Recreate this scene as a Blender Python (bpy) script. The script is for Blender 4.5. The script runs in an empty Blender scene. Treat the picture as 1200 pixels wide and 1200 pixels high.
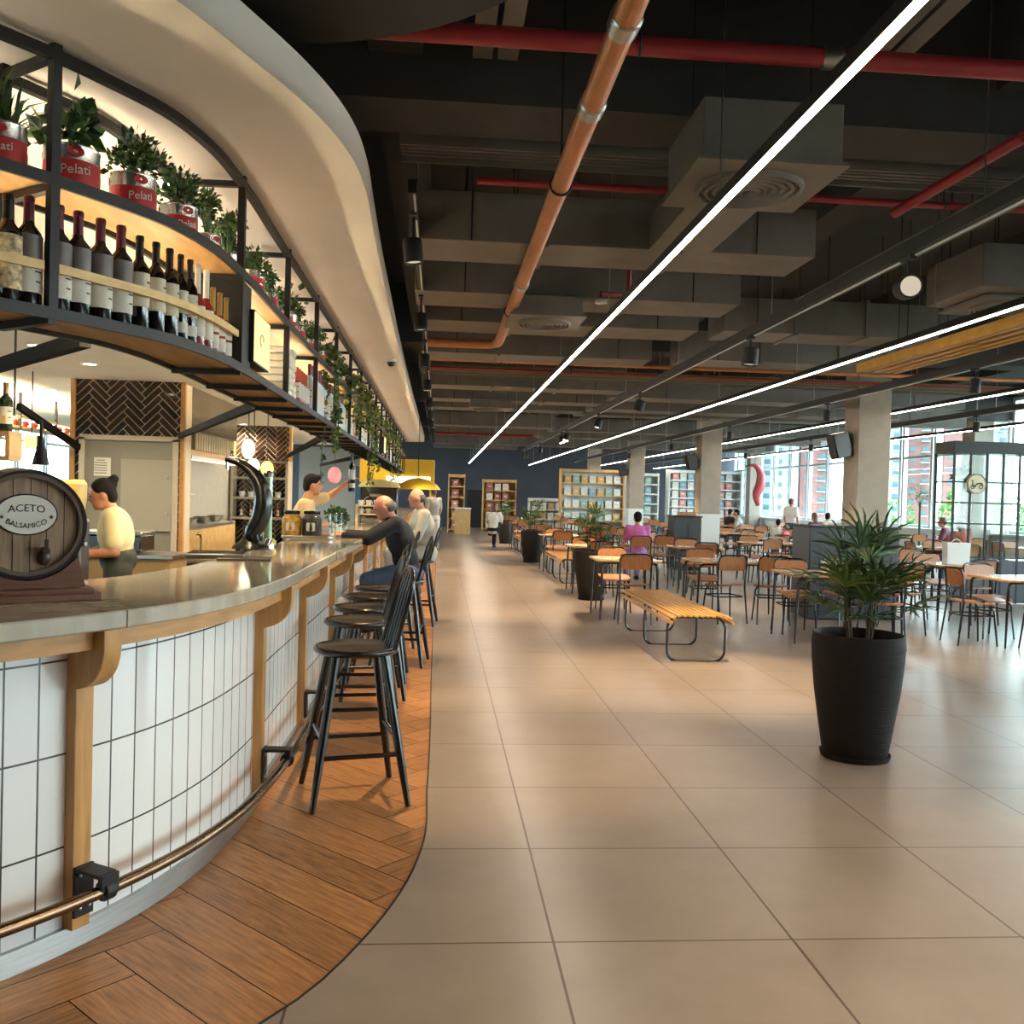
import bpy, bmesh, math, random
from mathutils import Vector, Matrix
random.seed(7)
scn = bpy.context.scene
COL = scn.collection
PI = math.pi
# ------------------------------------------------------------------ camera
F_PX, EYE = 1087.5, 1.55
YAW, PITCH, ROLL = 0.0792, -0.0171, 0.0268
_f = Vector((math.sin(YAW) * math.cos(PITCH), math.cos(YAW) * math.cos(PITCH), math.sin(PITCH)))
_r0 = Vector((math.cos(YAW), -math.sin(YAW), 0)); _u0 = _r0.cross(_f)
CR = math.cos(ROLL) * _r0 + math.sin(ROLL) * _u0
CU = -math.sin(ROLL) * _r0 + math.cos(ROLL) * _u0
cam = bpy.data.objects.new('camera', bpy.data.cameras.new('camera'))
COL.objects.link(cam); scn.camera = cam
cam.data.sensor_width = 36; cam.data.sensor_fit = 'HORIZONTAL'; cam.data.lens = 36 * F_PX / 1200
cam.data.clip_start = .05; cam.data.clip_end = 600
_m = Matrix((CR, CU, -_f)).transposed().to_4x4(); _m.translation = (0, 0, EYE); cam.matrix_world = _m
def ray(x, y): return _f + CR * ((x - 600) / F_PX) - CU * ((y - 600) / F_PX)
def atZ(x, y, z=0.):
    d = ray(x, y); return Vector((0, 0, EYE)) + d * ((z - EYE) / d.z)
def atY(x, y, Y):
    d = ray(x, y); return Vector((0, 0, EYE)) + d * (Y / d.y)
# ------------------------------------------------------------------ world, light levels, exposure
SKY_STRENGTH = 8.5
LED_STRENGTH = 30.
SPOT_W = 190.
scn.view_settings.view_transform = 'Standard'; scn.view_settings.look = 'None'
scn.view_settings.exposure = 1.0; scn.view_settings.gamma = 1; scn.view_settings.use_curve_mapping = False
w = bpy.data.worlds.new('sky'); scn.world = w; w.use_nodes = True
wn = w.node_tree.nodes; wl = w.node_tree.links
bg = wn['Background']; bg.inputs[1].default_value = SKY_STRENGTH
tc = wn.new('ShaderNodeTexCoord'); sep = wn.new('ShaderNodeSeparateXYZ'); rmp = wn.new('ShaderNodeValToRGB')
wl.new(tc.outputs['Generated'], sep.inputs[0]); wl.new(sep.outputs['Z'], rmp.inputs[0]); wl.new(rmp.outputs[0], bg.inputs[0])
rmp.color_ramp.elements[0].position = .0; rmp.color_ramp.elements[0].color = (.80, .93, .97, 1)
rmp.color_ramp.elements[1].position = .6; rmp.color_ramp.elements[1].color = (.62, .82, 1., 1)
try:
    scn.cycles.max_bounces = 7; scn.cycles.diffuse_bounces = 4; scn.cycles.glossy_bounces = 4
    scn.cycles.transmission_bounces = 4; scn.cycles.transparent_max_bounces = 12
    scn.cycles.sample_clamp_indirect = 6; scn.cycles.use_denoising = True
    scn.cycles.caustics_reflective = False; scn.cycles.caustics_refractive = False
except Exception: pass
# ------------------------------------------------------------------ materials
def lin(h):
    if not isinstance(h, str): return tuple(h)
    h = h.lstrip('#'); o = []
    for i in (0, 2, 4):
        c = int(h[i:i+2], 16) / 255
        o.append(c / 12.92 if c <= .04045 else ((c + .055) / 1.055) ** 2.4)
    return tuple(o)
MATS = {}
def pm(name, col, rough=.5, metal=0., spec=.5, var=0., vscale=8., stretch=(1, 1, 1), bump=0., coat=0., emit=0., trans=0., coord='Object'):
    if name in MATS: return MATS[name]
    m = bpy.data.materials.new(name); m.use_nodes = True; n = m.node_tree.nodes; l = m.node_tree.links
    b = n['Principled BSDF']; c = lin(col)
    b.inputs['Base Color'].default_value = (*c, 1); b.inputs['Roughness'].default_value = rough
    b.inputs['Metallic'].default_value = metal; b.inputs['Specular IOR Level'].default_value = spec
    if coat: b.inputs['Coat Weight'].default_value = coat; b.inputs['Coat Roughness'].default_value = .08
    if trans: b.inputs['Transmission Weight'].default_value = trans
    if emit:
        b.inputs['Emission Color'].default_value = (*c, 1); b.inputs['Emission Strength'].default_value = emit
    if var or bump:
        t = n.new('ShaderNodeTexCoord'); mp = n.new('ShaderNodeMapping'); mp.inputs['Scale'].default_value = stretch
        nz = n.new('ShaderNodeTexNoise'); nz.inputs['Scale'].default_value = vscale; nz.inputs['Detail'].default_value = 5
        l.new(t.outputs[coord], mp.inputs[0]); l.new(mp.outputs[0], nz.inputs[0])
        if var:
            r = n.new('ShaderNodeValToRGB'); r.color_ramp.elements[0].position = .3; r.color_ramp.elements[1].position = .7
            r.color_ramp.elements[0].color = (*[x * (1 - var) for x in c], 1); r.color_ramp.elements[1].color = (*[min(1, x * (1 + var)) for x in c], 1)
            l.new(nz.outputs['Fac'], r.inputs[0]); l.new(r.outputs[0], b.inputs['Base Color'])
        if bump:
            bp = n.new('ShaderNodeBump'); bp.inputs['Strength'].default_value = bump; bp.inputs['Distance'].default_value = .01
            l.new(nz.outputs['Fac'], bp.inputs['Height']); l.new(bp.outputs[0], b.inputs['Normal'])
    MATS[name] = m; return m
def emis(name, col, strength):
    if name in MATS: return MATS[name]
    m = bpy.data.materials.new(name); m.use_nodes = True; n = m.node_tree.nodes; n.remove(n['Principled BSDF'])
    e = n.new('ShaderNodeEmission'); e.inputs[0].default_value = (*lin(col), 1); e.inputs[1].default_value = strength
    m.node_tree.links.new(e.outputs[0], n['Material Output'].inputs[0]); MATS[name] = m; return m
def glass_pane(name, tint=(.93, .98, .97)):
    if name in MATS: return MATS[name]
    m = bpy.data.materials.new(name); m.use_nodes = True; n = m.node_tree.nodes; l = m.node_tree.links; n.remove(n['Principled BSDF'])
    t = n.new('ShaderNodeBsdfTransparent'); t.inputs[0].default_value = (*tint, 1)
    g = n.new('ShaderNodeBsdfGlossy'); g.inputs['Roughness'].default_value = .03
    lw = n.new('ShaderNodeLayerWeight'); lw.inputs[0].default_value = .5; pw = n.new('ShaderNodeMath'); pw.operation = 'POWER'; pw.inputs[1].default_value = 5
    sc_ = n.new('ShaderNodeMath'); sc_.operation = 'MULTIPLY_ADD'; sc_.inputs[1].default_value = .7; sc_.inputs[2].default_value = .04; mx = n.new('ShaderNodeMixShader')
    l.new(lw.outputs['Facing'], pw.inputs[0]); l.new(pw.outputs[0], sc_.inputs[0])
    l.new(sc_.outputs[0], mx.inputs[0]); l.new(t.outputs[0], mx.inputs[1]); l.new(g.outputs[0], mx.inputs[2])
    l.new(mx.outputs[0], n['Material Output'].inputs[0]); MATS[name] = m; return m
def brick_mat(name, c1, c2, cm, bw, rh, mortar, off=0., rough=.2, origin=(0, 0), bump=.4, coord='Object', swap=None, var=0.):
    m = bpy.data.materials.new(name); m.use_nodes = True; n = m.node_tree.nodes; l = m.node_tree.links
    b = n['Principled BSDF']; b.inputs['Roughness'].default_value = rough
    t = n.new('ShaderNodeTexCoord'); mp = n.new('ShaderNodeMapping'); mp.inputs['Location'].default_value = (-origin[0], -origin[1], 0)
    br = n.new('ShaderNodeTexBrick'); br.offset = off; br.squash = 1
    br.inputs['Scale'].default_value = 1; br.inputs['Brick Width'].default_value = bw; br.inputs['Row Height'].default_value = rh
    br.inputs['Mortar Size'].default_value = mortar; br.inputs['Mortar Smooth'].default_value = .1; br.inputs['Bias'].default_value = 0
    for k, c in zip(('Color1', 'Color2', 'Mortar'), (c1, c2, cm)): br.inputs[k].default_value = (*lin(c), 1)
    l.new(t.outputs[coord], mp.inputs[0]); l.new(mp.outputs[0], br.inputs[0])
    out = br.outputs['Color']
    if var:
        nz = n.new('ShaderNodeTexNoise'); nz.inputs['Scale'].default_value = 2.2; nz.inputs['Detail'].default_value = 6; nz.inputs['Roughness'].default_value = .6
        l.new(t.outputs['Object'], nz.inputs[0]); mr = n.new('ShaderNodeMapRange'); mr.inputs['To Min'].default_value = 1 - var; mr.inputs['To Max'].default_value = 1 + var
        mr.inputs['From Min'].default_value = .3; mr.inputs['From Max'].default_value = .7
        l.new(nz.outputs['Fac'], mr.inputs[0]); mu = n.new('ShaderNodeMix'); mu.data_type = 'RGBA'; mu.blend_type = 'MULTIPLY'; mu.inputs[0].default_value = 1
        cmb = n.new('ShaderNodeCombineColor')
        for i in range(3): l.new(mr.outputs[0], cmb.inputs[i])
        l.new(out, mu.inputs[6]); l.new(cmb.outputs[0], mu.inputs[7]); out = mu.outputs[2]
    l.new(out, b.inputs['Base Color'])
    if bump:
        bp = n.new('ShaderNodeBump'); bp.invert = True; bp.inputs['Strength'].default_value = bump; bp.inputs['Distance'].default_value = .004
        l.new(br.outputs['Fac'], bp.inputs['Height']); l.new(bp.outputs[0], b.inputs['Normal'])
    MATS[name] = m; return m
def attr_mat(name, c0, c1, rough, attr='tone', grain=0., stretch=(1, 1, 1), gscale=8, bump=0., spec=.5):
    """two-colour mix driven by a per-plank random face value plus wood grain"""
    m = bpy.data.materials.new(name); m.use_nodes = True; n = m.node_tree.nodes; l = m.node_tree.links
    b = n['Principled BSDF']; b.inputs['Roughness'].default_value = rough; b.inputs['Specular IOR Level'].default_value = spec
    a = n.new('ShaderNodeAttribute'); a.attribute_name = attr
    r = n.new('ShaderNodeValToRGB'); r.color_ramp.elements[0].color = (*lin(c0), 1); r.color_ramp.elements[1].color = (*lin(c1), 1)
    uv = n.new('ShaderNodeUVMap'); mp = n.new('ShaderNodeMapping'); mp.inputs['Scale'].default_value = stretch
    nz = n.new('ShaderNodeTexNoise'); nz.inputs['Scale'].default_value = gscale; nz.inputs['Detail'].default_value = 6; nz.inputs['Roughness'].default_value = .65
    l.new(uv.outputs[0], mp.inputs[0]); l.new(mp.outputs[0], nz.inputs[0])
    ma = n.new('ShaderNodeMath'); ma.operation = 'MULTIPLY_ADD'; ma.inputs[1].default_value = grain
    l.new(nz.outputs['Fac'], ma.inputs[0]); sb = n.new('ShaderNodeMath'); sb.operation = 'SUBTRACT'; sb.inputs[1].default_value = grain * .5
    l.new(a.outputs['Fac'], sb.inputs[0]); l.new(sb.outputs[0], ma.inputs[2]); l.new(ma.outputs[0], r.inputs[0]); l.new(r.outputs[0], b.inputs['Base Color'])
    if bump:
        bp = n.new('ShaderNodeBump'); bp.inputs['Strength'].default_value = bump; bp.inputs['Distance'].default_value = .003
        l.new(nz.outputs['Fac'], bp.inputs['Height']); l.new(bp.outputs[0], b.inputs['Normal'])
    MATS[name] = m; return m
# ------------------------------------------------------------------ mesh builder
class MB:
    def __init__(s): s.v = []; s.f = []; s.m = []; s.M = None
    def add(s, vs, fs, m=0):
        b = len(s.v)
        if s.M is not None: vs = [s.M @ Vector(p) for p in vs]
        s.v += [tuple(p) for p in vs]; s.f += [tuple(b + i for i in f) for f in fs]; s.m += [m] * len(fs); return s
    def box(s, c, d, m=0, rz=0., R=None, taper=1.):
        x, y, z = d[0] / 2, d[1] / 2, d[2] / 2; t = taper
        vs = [(-x*t, -y*t, -z), (x*t, -y*t, -z), (x*t, y*t, -z), (-x*t, y*t, -z), (-x, -y, z), (x, -y, z), (x, y, z), (-x, y, z)]
        R = R or (Matrix.Rotation(rz, 3, 'Z') if rz else None); c = Vector(c)
        vs = [((R @ Vector(p)) if R else Vector(p)) + c for p in vs]
        return s.add(vs, [(0, 3, 2, 1), (4, 5, 6, 7), (0, 1, 5, 4), (1, 2, 6, 5), (2, 3, 7, 6), (3, 0, 4, 7)], m)
    def bar(s, p0, p1, wd, h, m=0):
        """rectangular bar from p0 to p1, wd sideways, h upright"""
        p0, p1 = Vector(p0), Vector(p1); d = (p1 - p0); L = d.length; d.normalize()
        up = Vector((0, 0, 1)) if abs(d.z) < .95 else Vector((0, 1, 0)); sd = d.cross(up).normalized(); up = sd.cross(d)
        R = Matrix((d, -sd, up)).transposed()
        return s.box((p0 + p1) / 2, (L, wd, h), m, R=R)
    def tube(s, pts, r, n=8, m=0, closed=False, caps=True):
        P = [Vector(p) for p in pts]; k = len(P); R = r if isinstance(r, (list, tuple)) else [r] * k
        T = []
        for i in range(k):
            a = P[(i - 1) % k] if (closed or i > 0) else P[i]; b = P[(i + 1) % k] if (closed or i < k - 1) else P[i]
            T.append((b - a).normalized())
        up = Vector((0, 0, 1)) if abs(T[0].z) < .9 else Vector((1, 0, 0))
        nrm = (up - T[0] * up.dot(T[0])).normalized(); vs = []
        for i in range(k):
            nrm = (nrm - T[i] * nrm.dot(T[i]))
            if nrm.length < 1e-6: nrm = T[i].orthogonal()
            nrm.normalize(); bi = T[i].cross(nrm)
            for j in range(n):
                a = 2 * PI * j / n; vs.append(P[i] + (nrm * math.cos(a) + bi * math.sin(a)) * R[i])
        fs = []
        for i in range(k if closed else k - 1):
            for j in range(n):
                a, b = i * n + j, i * n + (j + 1) % n; c, d = ((i + 1) % k) * n + (j + 1) % n, ((i + 1) % k) * n + j
                fs.append((a, b, c, d))
        if caps and not closed: fs.append(tuple(range(n - 1, -1, -1))); fs.append(tuple((k - 1) * n + j for j in range(n)))
        return s.add(vs, fs, m)
    def cyl(s, p0, p1, r0, r1=None, n=12, m=0): return s.tube([p0, p1], [r0, r0 if r1 is None else r1], n, m)
    def lathe(s, prof, n=20, c=(0, 0, 0), m=0, R=None, sx=1., sy=1., caps=None):
        vs = []; c = Vector(c)
        for r, z in prof:
            for j in range(n):
                a = 2 * PI * j / n; p = Vector((r * math.cos(a) * sx, r * math.sin(a) * sy, z))
                vs.append((R @ p if R else p) + c)
        fs = []
        for i in range(len(prof) - 1):
            for j in range(n): fs.append((i*n+j, i*n+(j+1) % n, (i+1)*n+(j+1) % n, (i+1)*n+j))
        if caps is None: caps = prof[0][0] < 1e-5 or prof[-1][0] < 1e-5
        if caps and prof[0][0] > 1e-5: fs.append(tuple(range(n - 1, -1, -1)))
        if caps and prof[-1][0] > 1e-5: fs.append(tuple((len(prof)-1)*n + j for j in range(n)))
        return s.add(vs, fs, m)
    def ball(s, c, r, n=12, m=0, R=None):
        r = (r, r, r) if not isinstance(r, (tuple, list)) else r; k = max(5, n * 2 // 3)
        vs = [Vector((0, 0, -r[2]))]; fs = []
        for i in range(1, k):
            ph = -PI/2 + PI * i / k
            for j in range(n):
                a = 2*PI*j/n; vs.append(Vector((r[0]*math.cos(ph)*math.cos(a), r[1]*math.cos(ph)*math.sin(a), r[2]*math.sin(ph))))
        vs.append(Vector((0, 0, r[2])))
        for j in range(n):
            fs.append((0, 1+(j+1) % n, 1+j)); fs.append((len(vs)-1, 1+(k-2)*n+j, 1+(k-2)*n+(j+1) % n))
            for i in range(k-2): fs.append((1+i*n+j, 1+i*n+(j+1) % n, 1+(i+1)*n+(j+1) % n, 1+(i+1)*n+j))
        c = Vector(c); return s.add([(R @ p if R else p) + c for p in vs], fs, m)
    def prism(s, poly, z0, z1, m=0, top=True, bot=True):
        k = len(poly); vs = [(p[0], p[1], z0) for p in poly] + [(p[0], p[1], z1) for p in poly]
        fs = [(i, (i+1) % k, k+(i+1) % k, k+i) for i in range(k)]
        if top: fs.append(tuple(range(k, 2*k)))
        if bot: fs.append(tuple(range(k-1, -1, -1)))
        return s.add(vs, fs, m)
    def plate(s, poly, fn, t, m=0):
        """polygon (2d) pushed through fn(x,y,h)->3d with thickness t"""
        k = len(poly); vs = [fn(p[0], p[1], 0) for p in poly] + [fn(p[0], p[1], t) for p in poly]
        fs = [(i, (i+1) % k, k+(i+1) % k, k+i) for i in range(k)] + [tuple(range(k, 2*k)), tuple(range(k-1, -1, -1))]
        return s.add(vs, fs, m)
    def grid(s, fn, nu, nv, m=0, thick=None):
        vs = [fn(i/nu, j/nv) for i in range(nu+1) for j in range(nv+1)]
        fs = [(i*(nv+1)+j, (i+1)*(nv+1)+j, (i+1)*(nv+1)+j+1, i*(nv+1)+j+1) for i in range(nu) for j in range(nv)]
        return s.add(vs, fs, m)
    def build(s, name, mats, parent=None, loc=None, smooth=True, angle=.6, bevel=0., recalc=True, uv=None):
        me = bpy.data.meshes.new(name); me.from_pydata(s.v, [], s.f)
        mats = mats if isinstance(mats, (list, tuple)) else [mats]
        for q in mats: me.materials.append(q)
        if len(mats) > 1: me.polygons.foreach_set('material_index', s.m)
        if recalc:
            b = bmesh.new(); b.from_mesh(me); bmesh.ops.recalc_face_normals(b, faces=b.faces); b.to_mesh(me); b.free()
        if smooth:
            me.polygons.foreach_set('use_smooth', [True] * len(me.polygons))
            me.set_sharp_from_angle(angle=angle)
        me.update(); o = bpy.data.objects.new(name, me); COL.objects.link(o)
        if parent: o.parent = parent
        if loc is not None: o.location = loc
        if bevel:
            bv = o.modifiers.new('bevel', 'BEVEL'); bv.width = bevel; bv.segments = 2; bv.limit_method = 'ANGLE'; bv.angle_limit = .7
        return o
def tag(o, label, cat, group=None, kind=None):
    o['label'] = label; o['category'] = cat
    if group: o['group'] = group
    if kind: o['kind'] = kind
    return o
def struct(o): o['kind'] = 'structure'; return o
def thing(name, label, cat, loc=(0, 0, 0), rz=0., group=None):
    o = bpy.data.objects.new(name, None); COL.objects.link(o); o.location = loc; o.rotation_euler = (0, 0, rz); o.empty_display_size = .1
    return tag(o, label, cat, group)
KIDS = {}
def kids(o): return [c for c in o.children]
def dup(root, loc=None, rz=None, label=None, group=None, scale=None):
    def cp(o, par):
        c = o.copy(); COL.objects.link(c)
        if par: c.parent = par
        for ch in o.children: cp(ch, c)
        return c
    r = cp(root, None)
    if loc is not None: r.location = loc
    if rz is not None: r.rotation_euler = (0, 0, rz)
    if scale is not None: r.scale = scale if isinstance(scale, tuple) else (scale,) * 3
    if label: r['label'] = label
    if group: r['group'] = group
    return r
class Proto:
    """first call moves the prototype itself, later calls copy it"""
    def __init__(s, root): s.root = root; s.used = False
    def put(s, loc, rz=0., label=None, group=None, scale=None):
        if not s.used:
            s.used = True; r = s.root; r.location = loc; r.rotation_euler = (0, 0, rz)
            if scale is not None: r.scale = scale if isinstance(scale, tuple) else (scale,) * 3
            if label: r['label'] = label
            if group: r['group'] = group
            return r
        return dup(s.root, loc, rz, label, group, scale)
ORD = ['first', 'second', 'third', 'fourth', 'fifth', 'sixth', 'seventh', 'eighth', 'ninth', 'tenth', 'eleventh', 'twelfth', 'thirteenth', 'fourteenth', 'fifteenth', 'sixteenth', 'seventeenth', 'eighteenth', 'nineteenth', 'twentieth', 'twenty-first', 'twenty-second', 'twenty-third', 'twenty-fourth']
def catmull(P, step=.12):
    """smooth curve through the points (Hermite with chord-length tangents)"""
    P = [Vector(p) for p in P]; n = len(P); h = [(P[i+1] - P[i]).length for i in range(n-1)]; T = []
    for i in range(n):
        if i == 0: T.append((P[1] - P[0]) / h[0])
        elif i == n-1: T.append((P[-1] - P[-2]) / h[-1])
        else: T.append(((P[i] - P[i-1]) / h[i-1] * h[i] + (P[i+1] - P[i]) / h[i] * h[i-1]) / (h[i] + h[i-1]))
    out = []
    for i in range(n-1):
        k = max(1, int(h[i] / step)); k = min(k, 16) if h[i] > 3 else k
        for j in range(k):
            t = j / k; a = 2*t**3 - 3*t**2 + 1; b = t**3 - 2*t**2 + t; c = -2*t**3 + 3*t**2; d = t**3 - t**2
            out.append(P[i]*a + T[i]*(b*h[i]) + P[i+1]*c + T[i+1]*(d*h[i]))
    out.append(P[-1]); return out
def offset2(P, d):
    """offset a 2-d polyline to its right-hand side by d"""
    out = []
    for i in range(len(P)):
        a = P[max(0, i-1)]; b = P[min(len(P)-1, i+1)]; t = (b - a).normalized(); out.append(P[i] + Vector((t.y, -t.x)) * d)
    return out
def arclen(P):
    s = [0.]
    for i in range(1, len(P)): s.append(s[-1] + (P[i] - P[i-1]).length)
    return s
def along(P, S, s):
    s = max(0, min(S[-1], s))
    for i in range(1, len(S)):
        if s <= S[i] + 1e-9:
            t = (s - S[i-1]) / max(1e-9, S[i] - S[i-1]); return P[i-1].lerp(P[i], t), (P[i] - P[i-1]).normalized()
    return P[-1], (P[-1] - P[-2]).normalized()
def sub_path(P, S, s0, s1, step=.1):
    n = max(2, int((s1 - s0) / step) + 1); return [along(P, S, s0 + (s1 - s0) * i / (n - 1))[0] for i in range(n)]
def strip(mb, P, offs, zs, m=0, closed_prof=True):
    """sweep a (offset,z) profile along a 2-d polyline"""
    k = len(offs); vs = []; paths = [offset2(P, o) if o else P for o in offs]
    for i in range(len(P)):
        for j in range(k): vs.append((paths[j][i].x, paths[j][i].y, zs[j]))
    fs = []
    for i in range(len(P)-1):
        for j in range(k if closed_prof else k-1):
            a, b = i*k+j, i*k+(j+1) % k; fs.append((a, b, b+k, a+k))
    if closed_prof: fs += [tuple(range(k)), tuple((len(P)-1)*k + j for j in range(k-1, -1, -1))]
    return mb.add(vs, fs, m)
def rrect(wd, h, r, n=5):
    out = []
    for cx, cy, a0 in ((wd/2-r, h/2-r, 0), (-wd/2+r, h/2-r, PI/2), (-wd/2+r, -h/2+r, PI), (wd/2-r, -h/2+r, 1.5*PI)):
        for i in range(n+1):
            a = a0 + PI/2*i/n; out.append((cx + r*math.cos(a), cy + r*math.sin(a)))
    return out
def text_mb(mb, body, size, fn, m=0, depth=.002, align='CENTER'):
    cu = bpy.data.curves.new('letters', 'FONT'); cu.body = body; cu.size = size; cu.align_x = align; cu.align_y = 'CENTER'; cu.resolution_u = 3; cu.extrude = depth / 2
    o = bpy.data.objects.new('letters', cu); COL.objects.link(o); bpy.context.view_layer.update()
    me = bpy.data.meshes.new_from_object(o.evaluated_get(bpy.context.evaluated_depsgraph_get()))
    mb.add([fn(*v.co) for v in me.vertices], [tuple(p.vertices) for p in me.polygons], m)
    bpy.data.objects.remove(o); bpy.data.curves.remove(cu); bpy.data.meshes.remove(me)
def remeshed(mb, name, mat, parent, voxel, smooth_it=3):
    o = mb.build(name, mat, parent, smooth=False)
    r = o.modifiers.new('r', 'REMESH'); r.mode = 'VOXEL'; r.voxel_size = voxel
    sm = o.modifiers.new('s', 'SMOOTH'); sm.iterations = smooth_it; sm.factor = .5
    bpy.context.view_layer.update()
    me = bpy.data.meshes.new_from_object(o.evaluated_get(bpy.context.evaluated_depsgraph_get()))
    o.modifiers.clear(); old = o.data; o.data = me; bpy.data.meshes.remove(old); me.name = name
    if not me.materials: me.materials.append(mat)
    me.polygons.foreach_set('use_smooth', [True] * len(me.polygons)); return o
def spot(parent, loc, watts, col=(1., .80, .55), cone=80, blend=.6, tgt=(0, 0, -1), size=.04):
    l = bpy.data.lights.new('lamp_light', 'SPOT'); l.energy = watts; l.color = col; l.spot_size = math.radians(cone); l.spot_blend = blend; l.shadow_soft_size = size
    o = bpy.data.objects.new('lamp_light', l); COL.objects.link(o); o.parent = parent; o.location = loc
    o.rotation_euler = Vector(tgt).to_track_quat('-Z', 'Y').to_euler(); return o
def proj(P):
    d = Vector(P) - Vector((0, 0, EYE)); z = d.dot(_f); return 600 + F_PX * d.dot(CR) / z, 600 - F_PX * d.dot(CU) / z
# ------------------------------------------------------------------ shared materials
black_steel = pm('black_steel', '141415', .55, .1, var=.15, vscale=30)
black_paint = pm('black_paint', '0a0a0b', .25, var=.1, vscale=20, coat=.2)
dark_ceiling = pm('dark_ceiling', '393836', .85, var=.12, vscale=3)
duct_metal = pm('duct_metal', '6b675f', .6, .1, var=.12, vscale=4)
white_plaster = pm('white_plaster', 'ebe7de', .75, var=.03, vscale=2)
concrete = pm('concrete', 'a49a8c', .8, var=.08, vscale=5, bump=.15)
white_paint = pm('white_paint', 'dfe3e0', .5, var=.03, vscale=4)
navy_wall = pm('navy_wall', '3b4049', .7, var=.1, vscale=1.5)
alu_white = pm('alu_white', 'd4dcdc', .35, .2, var=.03, vscale=10)
steel = pm('brushed_steel', 'a9a9a6', .28, 1., var=.12, vscale=6, stretch=(1, 1, 30))
oak = pm('oak', 'b98950', .45, var=.22, vscale=5, stretch=(6, 6, .6), bump=.05)
oak_flat = pm('oak_flat', 'b5844c', .45, var=.22, vscale=6, stretch=(1, 1, 5), bump=.05)
shelf_wood = pm('shelf_wood', 'a5804f', .5, var=.2, vscale=6, stretch=(4, .5, 4))
pale_wood = pm('pale_wood', 'd9b878', .5, var=.12, vscale=6, stretch=(6, 1, 6))
chair_wood = pm('chair_wood', 'b07446', .4, var=.15, vscale=9, stretch=(5, 1, 1), coat=.15)
table_edge = pm('table_edge', 'c99a60', .45, var=.15, vscale=8)
table_top_m = pm('table_top', 'd8c8ae', .13, var=.04, vscale=6)
bench_wood = pm('bench_wood', 'c89548', .4, var=.04, vscale=7, stretch=(8, .25, 8), coat=.2)
copper = pm('copper_paint', 'b97a4c', .42, .35, var=.12, vscale=8)
red_pipe = pm('red_pipe', '90282b', .4, .1, var=.1, vscale=8)
brass = pm('bronze_rail', '7d6650', .25, 1., var=.12, vscale=8)
glass = glass_pane('window_glass')
leaf_m = [pm('leaf_dark', '2f4a22', .5, var=.3, vscale=25), pm('leaf_mid', '4f7030', .5, var=.3, vscale=25), pm('leaf_yellow', '86863a', .5, var=.3, vscale=25)]
soil_m = pm('soil', '32261c', .95, var=.3, vscale=40)
# ------------------------------------------------------------------ floor
TS, TX, TY = .8562, .4376, 6.6085
tile_m = brick_mat('floor_tile', '8a7d70', '918477', '46342a', TS, TS, .0048, rough=.28, origin=(TX, TY), bump=0, var=.1)
WOOD_EDGE = catmull([(-4.2, 1.45), (-2.6, 1.7), (-1.6, 2.05), (-.95, 2.42), (-.48, 2.71), (-.39, 2.84), (-.23, 3.2), (-.09, 3.69), (-.035, 4.06), (-.022, 4.9), (-.025, 8), (-.025, 28.6)], .1)
mb = MB(); poly = [(p.x, p.y) for p in WOOD_EDGE] + [(-11.2, 28.6), (-11.2, 44.2), (14.2, 44.2), (14.2, -14), (-4.2, -14)]
mb.add([(x, y, 0) for x, y in poly], [tuple(range(len(poly)))])
o = mb.build('floor', tile_m, smooth=False, recalc=False)
if o.data.polygons[0].normal.z < 0: o.data.flip_normals()
struct(o)
wood_m = attr_mat('floor_wood', '4a2c14', 'd0935a', .33, grain=1.4, stretch=(1.6, 20, 1), gscale=3.2, bump=.12)
wood_gap = pm('floor_gap', '2a1a10', .8)
mb = MB(); uvs = []; tones = []
L_, W_, G_ = 1.2, .2142, .0022
u_ = Vector((1, -1)) / math.sqrt(2); v_ = Vector((-1, -1)) / math.sqrt(2); org = Vector((-.919, 4.523))
for k in range(-90, 60):
    for mm in range(-8, 9):
        b = Vector((k*W_ + mm*L_, k*W_ - mm*L_))
        for horiz in (True, False):
            x0, x1, y0, y1 = (b.x, b.x+L_, b.y, b.y+W_) if horiz else (b.x+L_, b.x+L_+W_, b.y+W_-L_, b.y+W_)
            c = org + u_*((x0+x1)/2) + v_*((y0+y1)/2)
            if not (-3.4 < c.x < .5 and .8 < c.y < 29): continue
            if c.x > .1 and c.y > 6 and (c.x > .75): continue
            if c.x < -1.3 and c.y > 4: continue
            x0 += G_; x1 -= G_; y0 += G_; y1 -= G_; rr = random.random(); r2 = random.random()*20
            pts = [(x0, y0), (x1, y0), (x1, y1), (x0, y1)]
            mb.add([(*(org + u_*p + v_*q), -.0015) for p, q in pts], [(0, 1, 2, 3)])
            uvs += ([(0+r2, 0+r2), (L_+r2, r2), (L_+r2, W_+r2), (r2, W_+r2)] if horiz else [(r2, r2), (r2, W_+r2), (L_+r2, W_+r2), (L_+r2, r2)]); tones.append(.4 + .28*rr)
nb = len(mb.f)
mb.add([(-4.5, .5, -.004), (.9, .5, -.004), (.9, 29, -.004), (-4.5, 29, -.004)], [(0, 1, 2, 3)], 1); uvs += [(0, 0)]*4; tones.append(0)
o = mb.build('floor', [wood_m, wood_gap], smooth=False, recalc=False)
at = o.data.attributes.new('tone', 'FLOAT', 'FACE'); at.data.foreach_set('value', tones)
ul = o.data.uv_layers.new(name='UVMap'); ul.data.foreach_set('uv', [c for lp in o.data.loops for c in uvs[lp.vertex_index]])
for p in o.data.polygons:
    if p.normal.z < 0: p.flip()
struct(o)
mb = MB(); strip(mb, WOOD_EDGE, [-.004, .004, .004, -.004], [-.003, -.003, .002, .002]); struct(mb.build('trim_1', black_steel))
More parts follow.
